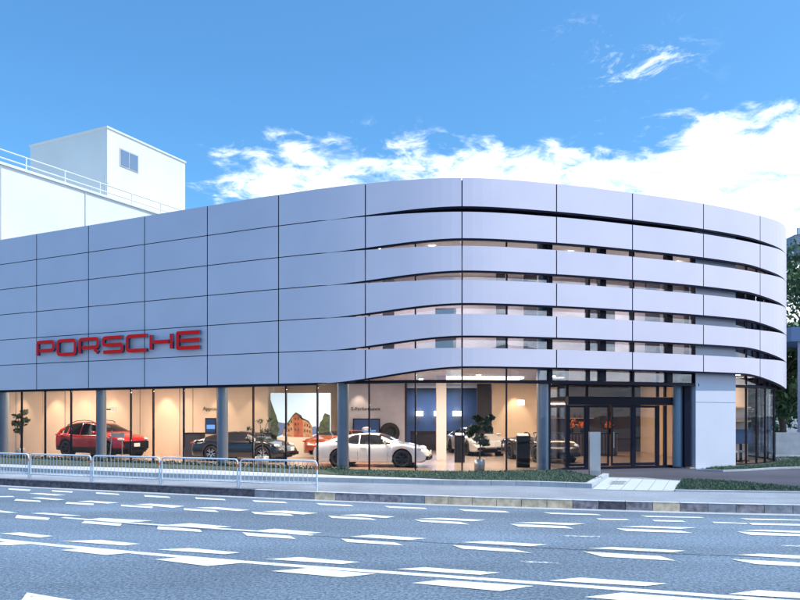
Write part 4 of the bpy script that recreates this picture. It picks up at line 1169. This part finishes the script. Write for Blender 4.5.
# reception behind doors
T = thing('reception_counter', 'dark slatted reception counter behind the entrance doors', 'counter', (9.2,34.5,FZ))
MB().box(-1.4,1.4,-.3,.35,0,1.08).build('body', M['walld'], T); MB().box(-1.45,1.45,-.36,.38,1.08,1.13).build('top', M['black'], T)
m_ = MB()
for i in range(18): m_.box(-1.36+i*.16,-1.30+i*.16,-.33,-.30,.05,1.05)
m_.build('slat_front', M['wood_dark'], T)
def bouquet(x, y, z, label, r):
    T = thing('flower_arrangement', label, 'flowers', (x,y,z))
    MB().lathe([(0,0),(.09,0),(.12,.2),(.1,.22)], 16).build('vase', M['black'], T)
    m_ = MB(); leaf_cloud(m_, (0,0,.22+r*.7), (r,r,r*.8), 60, .07, rg); m_.build('blossom', M['flower'], T)
bouquet(8.45,34.5,FZ+1.13,'large orange flower arrangement at the left of the reception counter',.34)
bouquet(9.0,34.6,FZ+1.13,'green and orange flower arrangement beside the larger bouquet on the counter',.22)
bouquet(10.3,34.5,FZ+1.13,'round orange flower arrangement at the right of the reception counter',.22)
# back shelf with warm light
T = thing('lit_shelf', 'warm lit shelf unit on the dark wall behind the reception counter', 'shelf', (9.1,38.1,2.1))
MB().box(-1.6,1.4,-.2,.2,-.03,.0).build('shelf', M['wood'], T); MB().box(-1.6,1.4,-.2,.2,.85,.9).build('shelf', M['wood'], T)
MB().box(-1.5,1.3,.1,.14,.72,.8).build('light_strip', M['strip'], T)
for i in range(9):
    MB().lathe([(0,0),(.05,0),(.05,.2),(.02,.28),(0,.28)], 10, c=(-1.4+i*.3,0,0)).build('bottle', M['black'], T)
T = thing('wall_emblem', 'dark round emblem disc on the wall behind the entrance doors', 'emblem', (11.5-.2,38.2,ZD(420,38.2)))
MB().lathe([(.34,-.03),(.38,-.05),(.42,-.03)], 30, 'y').build('ring', M['rimd'], T)
# cabinet/shelves right wing
T = thing('wall_shelf', 'wooden wall shelves with small dark objects behind the glass right of the white wall', 'shelf', (14.9,30.85,FZ), R(13))
m_=0
for z in (1.15,1.7,2.3): MB().box(-.9,.5,-.2,.25,z,z+.05).build('shelf', M['wood'], T)
MB().box(-.9,.5,.25,.3,1.0,2.9).build('back_panel', M['wallw'], T)
for i in range(5): MB().box(-.75+i*.25,-.62+i*.25,-.1,.05,1.2,1.36).build('box', M['black'], T)
T = thing('display_monitor', 'black standing screen behind the right wing glass', 'screen', (14.75,30.3,FZ))
MB().box(-.45,.45,-.03,.03,.75,1.35).build('display', M['screen'], T); MB().box(-.05,.05,-.03,.03,.0,.75).build('stand', M['black'], T); MB().box(-.3,.3,-.2,.2,0,.03).build('base', M['black'], T)
T = thing('office_chair', 'grey swivel chair behind the glass beside the white wall', 'chair', (14.0,29.15,FZ), R(30))
MB().box(-.24,.24,-.24,.24,.44,.52).build('seat', M['steel'], T); MB().box(-.22,.22,.2,.26,.55,1.0).build('backrest', M['steel'], T)
MB().tube([(0,0,.06),(0,0,.44)], .03, 8).build('post', M['black'], T)
m_ = MB()
for k in range(5): m_.bar((0,0,.07),(.28*math.cos(k*1.257),.28*math.sin(k*1.257),.04),.04,.03)
m_.build('base', M['black'], T)
# upstairs table lamps seen through slots
for (px, label) in ((488,'white table lamp shade glowing above the glass door transom left'),(561,'white table lamp shade glowing just left of the doors above the transom')):
    pass

# ------------------------------------------------------------------ right background
# concrete wall
a = P(777,455,.2)[:2]
cw0 = (19.3,36.0); cw1 = (26,35.0)
o = vwall(cw0, cw1, .19, 1.35, .2).build('concrete_wall', M['concrete']); tag(o, 'low pale concrete wall beyond the right end of the showroom', 'wall')
m_ = MB()
T = thing('steel_canopy', 'blue steel canopy on a pale post at the right edge', 'canopy', (20.9,37,0.2))
MB().box(-.5,9,-.5,6,5.9,6.65).build('roof', M['canopy'], T)
for (x,y) in ((.15,-.2),(8.5,-.2),(.15,5.7),(8.5,5.7)): MB().tube([(x,y,0),(x,y,5.9)], .13, 12).build('post', M['paleblue'], T)
T = thing('elevated_expressway', 'grey elevated expressway deck passing above the trees at the right edge', 'bridge', (0,0,0))
m_ = MB(); m_.bar((66,122,31.6),(160,118,33.5),11,1.6); m_.build('deck', M['concrete'], T)
m_ = MB(); m_.bar((66,116.3,32.9),(160,112.3,34.8),.3,1.1); m_.build('parapet', M['paving'], T)
m_ = MB(); m_.bar((66,118,30.2),(160,114,32.1),2,1.6); m_.bar((66,125,30.2),(160,121,32.1),2,1.6); m_.build('girder', M['canopy'], T)
for x in (74,110,150): MB().box(x-1.5,x+1.5,120,123,0,30).build('pier', M['concrete'], T)

def tree(loc, h, r, label, seed, leafm, n=2600, size=.22):
    rg = random.Random(seed)
    T = thing('broadleaf_tree', label, 'tree', loc, 0, 'trees at the right edge')
    tr = MB(); ht = h*.35
    tr.tube([(0,0,0),(.1,0,ht*.5),(0,.1,ht),(.1,0,h*.6),(0,0,h*.85)], [.24,.19,.16,.10,.03], 8)
    cr = MB(); 
    for i in range(15):
        a_ = rg.uniform(0,6.28); z = rg.uniform(.32,.93)*h; rr = r*(1-.6*abs(z/h-.58)/.42)*rg.uniform(.45,.85)
        p = (math.cos(a_)*rr, math.sin(a_)*rr, z)
        tr.tube([(0,0,z*.72),(p[0]*.5,p[1]*.5,z*.9),p], [.07,.045,.02], 5)
        br = r*rg.uniform(.3,.48)
        leaf_cloud(cr, p, (br,br,br*.75), n//15, size, rg, rg.choice([0,0,1]))
    tr.build('trunk', M['bark'], T); cr.build('crown', leafm, T)
lm1 = mat('tree_leaf', (.055,.11,.04), .6, noise=.4, scale=2); lm2 = mat('tree_leaf_light', (.10,.16,.055), .6, noise=.4, scale=2)
trees = [((25.8,44,.2),12.5,3.6,'bushy green tree directly behind the blue canopy post'),((30,51,.2),16,4.5,'tallest green tree reaching up to the expressway at the right edge'),((26.2,49.5,.2),9.5,3.2,'small green tree showing between the showroom corner and the canopy'),
         ((37,58,.2),15,5,'far green tree outside the right edge beyond the canopy'),((22.6,41.5,.2),7.5,2.2,'slender young tree with bare trunk behind the concrete wall'),((35,46,.2),12,4,'broad green tree right of the canopy')]
for i,(l,h,r,lb) in enumerate(trees): tree(l,h,r,lb,20+i,[lm1,lm2])
# far greenery mass closing the view behind the yard
rg2 = random.Random(9); m_ = MB()
for i in range(60):
    x = rg2.uniform(28,90); y = 75+rg2.uniform(-4,10)
    leaf_cloud(m_, (x,y,rg2.uniform(1,7)), (3.5,3.5,3.2), 160, .45, rg2, rg2.choice([0,0,1]))
o = m_.build('far_wood', [lm1, lm2]); o['kind'] = 'stuff'; o['label'] = 'mass of distant green trees beyond the yard'

# ------------------------------------------------------------------ the other side of the street (mirrored in the glass)
sheet([(-120,-40),(120,-40),(120,-2.5),(-120,-2.5)], .12, 'pavement', M['walk'])
opp = [(-46,-30,14,9,'tan office block across the street','walltan'),(-28,-29,12,13,'grey office block across the street','concrete'),(-9,-27,13,7,'low pale shop building across the street','fin'),(9,-30,11,15,'tall brown apartment block across the street','walltan'),(25,-28,14,8,'low grey warehouse across the street','concrete'),(44,-30,16,11,'pale office block at the far end across the street','fin')]
M['walltan'] = mat('tan_render', (.24,.19,.15), .8)
for (x,y,wd,hh,lab,mm_) in opp:
    T = thing('street_building', lab, 'building', (x,y,.12))
    MB().box(-wd/2,wd/2,-12,0,0,hh).build('wall', M[mm_], T)
    z = 1.0
    while z < hh-1.5:
        k = -wd/2+1
        while k < wd/2-1.6:
            wn = MB().box(k,k+1.5,-.02,.03,z,z+1.4).build('window', M['winb'], T); k += 2.6
        z += 3.0
    MB().box(-wd/2-.1,wd/2+.1,-12.1,.1,hh,hh+.2).build('roof', M['concrete'], T)

# ------------------------------------------------------------------ grass blades
def pip(x, y, poly):
    c = False; n = len(poly); j = n-1
    for i in range(n):
        if (poly[i][1] > y) != (poly[j][1] > y) and x < (poly[j][0]-poly[i][0])*(y-poly[i][1])/(poly[j][1]-poly[i][1]+1e-12)+poly[i][0]: c = not c
        j = i
    return c
gb = MB(); rgg = random.Random(11)
def blades(poly, z, dens, h):
    xs_ = [p[0] for p in poly]; ys_ = [p[1] for p in poly]
    x0,x1,y0,y1 = max(min(xs_),-22), min(max(xs_),20), min(ys_), max(ys_)
    for _ in range(int((x1-x0)*(y1-y0)*dens)):
        x = rgg.uniform(x0,x1); y = rgg.uniform(y0,y1)
        if not pip(x,y,poly): continue
        a_ = rgg.uniform(0,3.14); hh = h*rgg.uniform(.5,1.3); w_ = .012
        dx, dy = math.cos(a_)*w_, math.sin(a_)*w_
        gb.v += [(x-dx,y-dy,z),(x+dx,y+dy,z),(x+rgg.uniform(-.03,.03),y+rgg.uniform(-.03,.03),z+hh)]
        k = len(gb.v); gb.f.append((k-3,k-2,k-1)); gb.m.append(rgg.choice([0,0,1])); gb.sm.append(False)
blades([p for p in turf if p[0] > -3.2], .315, 420, .05); blades(lawn2, .26, 900, .06); blades(lawn3, .225, 350, .06)
gl2 = mat('grass_dry', (.12,.16,.11), .8, noise=.3, scale=3)
o = gb.build('grass', [M['grass'], gl2]); o['kind']='stuff'; o['label']='short green grass in the strips along the showroom'
# low hedge along the glass foot
m_ = MB()
for s in np.arange(S(5), S(345), .07):
    q = FC.at(s, GO-.35); leaf_cloud(m_, (q[0],q[1],.36), (.16,.2,.09), 16, .04, rgg)
o = m_.build('ground_cover', M['hedge']); o['kind']='stuff'; o['label']='low dark green planting along the foot of the glass front'

# ------------------------------------------------------------------ world, sun, camera
SUN_EL, SUN_AZ = 60.0, 117.0      # azimuth measured clockwise from +Y: sun behind the viewer
w = bpy.data.worlds.new('World'); sc.world = w; w.use_nodes = True
nt = w.node_tree; nt.nodes.clear()
out = nt.nodes.new('ShaderNodeOutputWorld'); bg = nt.nodes.new('ShaderNodeBackground'); bg.inputs[1].default_value = .148
sky = nt.nodes.new('ShaderNodeTexSky'); sky.sky_type = 'NISHITA'; sky.sun_disc = False
sky.sun_elevation = R(SUN_EL); sky.sun_rotation = R(SUN_AZ); sky.ozone_density = 3.0; sky.dust_density = 1.8; sky.air_density = 1.0
tc = nt.nodes.new('ShaderNodeTexCoord'); sep = nt.nodes.new('ShaderNodeSeparateXYZ'); nt.links.new(tc.outputs['Generated'], sep.inputs[0])
def mth(op, a, b=None, c=None, clamp=False):
    n = nt.nodes.new('ShaderNodeMath'); n.operation = op; n.use_clamp = clamp
    for i, v in enumerate((a,b,c)):
        if v is None: continue
        if isinstance(v, (int,float)): n.inputs[i].default_value = v
        else: nt.links.new(v, n.inputs[i])
    return n.outputs[0]
X, Y, Z = sep.outputs
az = mth('ARCTAN2', X, Y)                       # 0 = +Y, + to the right
hl = mth('SQRT', mth('ADD', mth('MULTIPLY', X, X), mth('MULTIPLY', Y, Y)))
el = mth('ARCTAN2', Z, hl)
zc2 = mth('ADD', mth('MAXIMUM', Z, 0.0), .12)
comb = nt.nodes.new('ShaderNodeCombineXYZ'); nt.links.new(mth('DIVIDE', X, zc2), comb.inputs[0]); nt.links.new(mth('DIVIDE', Y, zc2), comb.inputs[1])
def noise(scale, detail, rough, vec=None, dist=0):
    n = nt.nodes.new('ShaderNodeTexNoise'); n.inputs['Scale'].default_value = scale; n.inputs['Detail'].default_value = detail; n.inputs['Roughness'].default_value = rough; n.inputs['Distortion'].default_value = dist
    nt.links.new(vec or comb.outputs[0], n.inputs['Vector']); return n.outputs['Fac']
def mrange(v, a, b, c=0, d=1, smooth=True):
    n = nt.nodes.new('ShaderNodeMapRange'); n.interpolation_type = 'SMOOTHSTEP' if smooth else 'LINEAR'
    for i, k in enumerate((a,b,c,d)): n.inputs[i+1].default_value = k
    nt.links.new(v, n.inputs[0]); return n.outputs[0]
big = noise(1.3, 6, .55); fine = noise(9, 8, .65, dist=.4); 
# cloud bank: top edge rises to the right
edge = mth('MULTIPLY_ADD', az, -.02, .402)
dd = mth('SUBTRACT', edge, el)                                   # >0 below the edge
dd = mth('ADD', dd, mth('MULTIPLY', mth('SUBTRACT', big, .5), .16))
bank = mrange(dd, -.015, .10)
bank = mth('MULTIPLY', bank, mrange(az, -.36, -.06, .0, 1))
tex = mth('ADD', mth('MULTIPLY', bank, .66), mth('MULTIPLY', mth('SUBTRACT', fine, .5), 1.25))
tex = mth('ADD', tex, mth('MULTIPLY', mth('SUBTRACT', noise(2.6, 5, .6), .5), 1.0))
cl1 = mrange(tex, .14, .60)
cl1 = mth('MULTIPLY', cl1, mrange(bank, 0.0, .25))
# wisps higher up on the right
w1 = mth('MULTIPLY', mrange(mth('ABSOLUTE', mth('SUBTRACT', az, .31)), .14, .03), mrange(mth('ABSOLUTE', mth('SUBTRACT', mth('MULTIPLY_ADD', az, .15, el), .50)), .055, .0))
w1 = mth('MULTIPLY', mrange(noise(7, 8, .7, dist=.8), .50, .68), w1)
cl = mth('ADD', cl1, mth('MULTIPLY', w1, .8), clamp=True)
# clouds elsewhere on the sky dome, behind the viewer
tint = nt.nodes.new('ShaderNodeMix'); tint.data_type='RGBA'; tint.blend_type='MULTIPLY'; tint.inputs[0].default_value=1
tint.inputs[7].default_value=(.36,.67,.82,1); nt.links.new(sky.outputs[0], tint.inputs[6])
mixc = nt.nodes.new('ShaderNodeMix'); mixc.data_type='RGBA'; mixc.inputs[7].default_value=(5.2,5.5,6.0,1)
ccol = nt.nodes.new('ShaderNodeMix'); ccol.data_type='RGBA'; ccol.inputs[6].default_value=(3.2,4.0,4.9,1); ccol.inputs[7].default_value=(6.0,6.2,6.5,1)
nt.links.new(mrange(mth('ADD', mth('MULTIPLY', fine, .5), mth('MULTIPLY', noise(4,7,.6), .5)), .38, .58), ccol.inputs[0]); nt.links.new(ccol.outputs[2], mixc.inputs[7])
nt.links.new(mth('MULTIPLY', cl, .93), mixc.inputs[0]); nt.links.new(tint.outputs[2], mixc.inputs[6])
nt.links.new(mixc.outputs[2], bg.inputs[0]); nt.links.new(bg.outputs[0], out.inputs[0])

sl = bpy.data.lights.new('sun', 'SUN'); sl.energy = 2.2; sl.angle = R(.53); sl.color = (1,.97,.92)
so = bpy.data.objects.new('sun', sl); COL.objects.link(so)
a_ = R(SUN_AZ); e_ = R(SUN_EL)
sd = Vector((math.sin(a_)*math.cos(e_), math.cos(a_)*math.cos(e_), math.sin(e_)))
so.rotation_euler = sd.to_track_quat('Z','Y').to_euler(); so.location = sd*80

cam = bpy.data.cameras.new('camera'); co = bpy.data.objects.new('camera', cam); COL.objects.link(co)
cam.sensor_width = 36; cam.lens = F/800*36; cam.shift_y = (HY-300)/800; cam.clip_end = 4000; cam.clip_start = .1
co.location = (0,0,EYE); co.rotation_euler = (R(90),0,0)
sc.camera = co
sc.render.engine = 'CYCLES'
sc.cycles.use_denoising = True
sc.cycles.max_bounces = 8; sc.cycles.transparent_max_bounces = 24; sc.cycles.caustics_reflective = False; sc.cycles.caustics_refractive = False
sc.cycles.sample_clamp_indirect = 4
vs_ = sc.view_settings; vs_.view_transform = 'Standard'; vs_.look = 'None'; vs_.gamma = 1; vs_.exposure = 1.05
try: vs_.use_curve_mapping = False
except Exception: pass
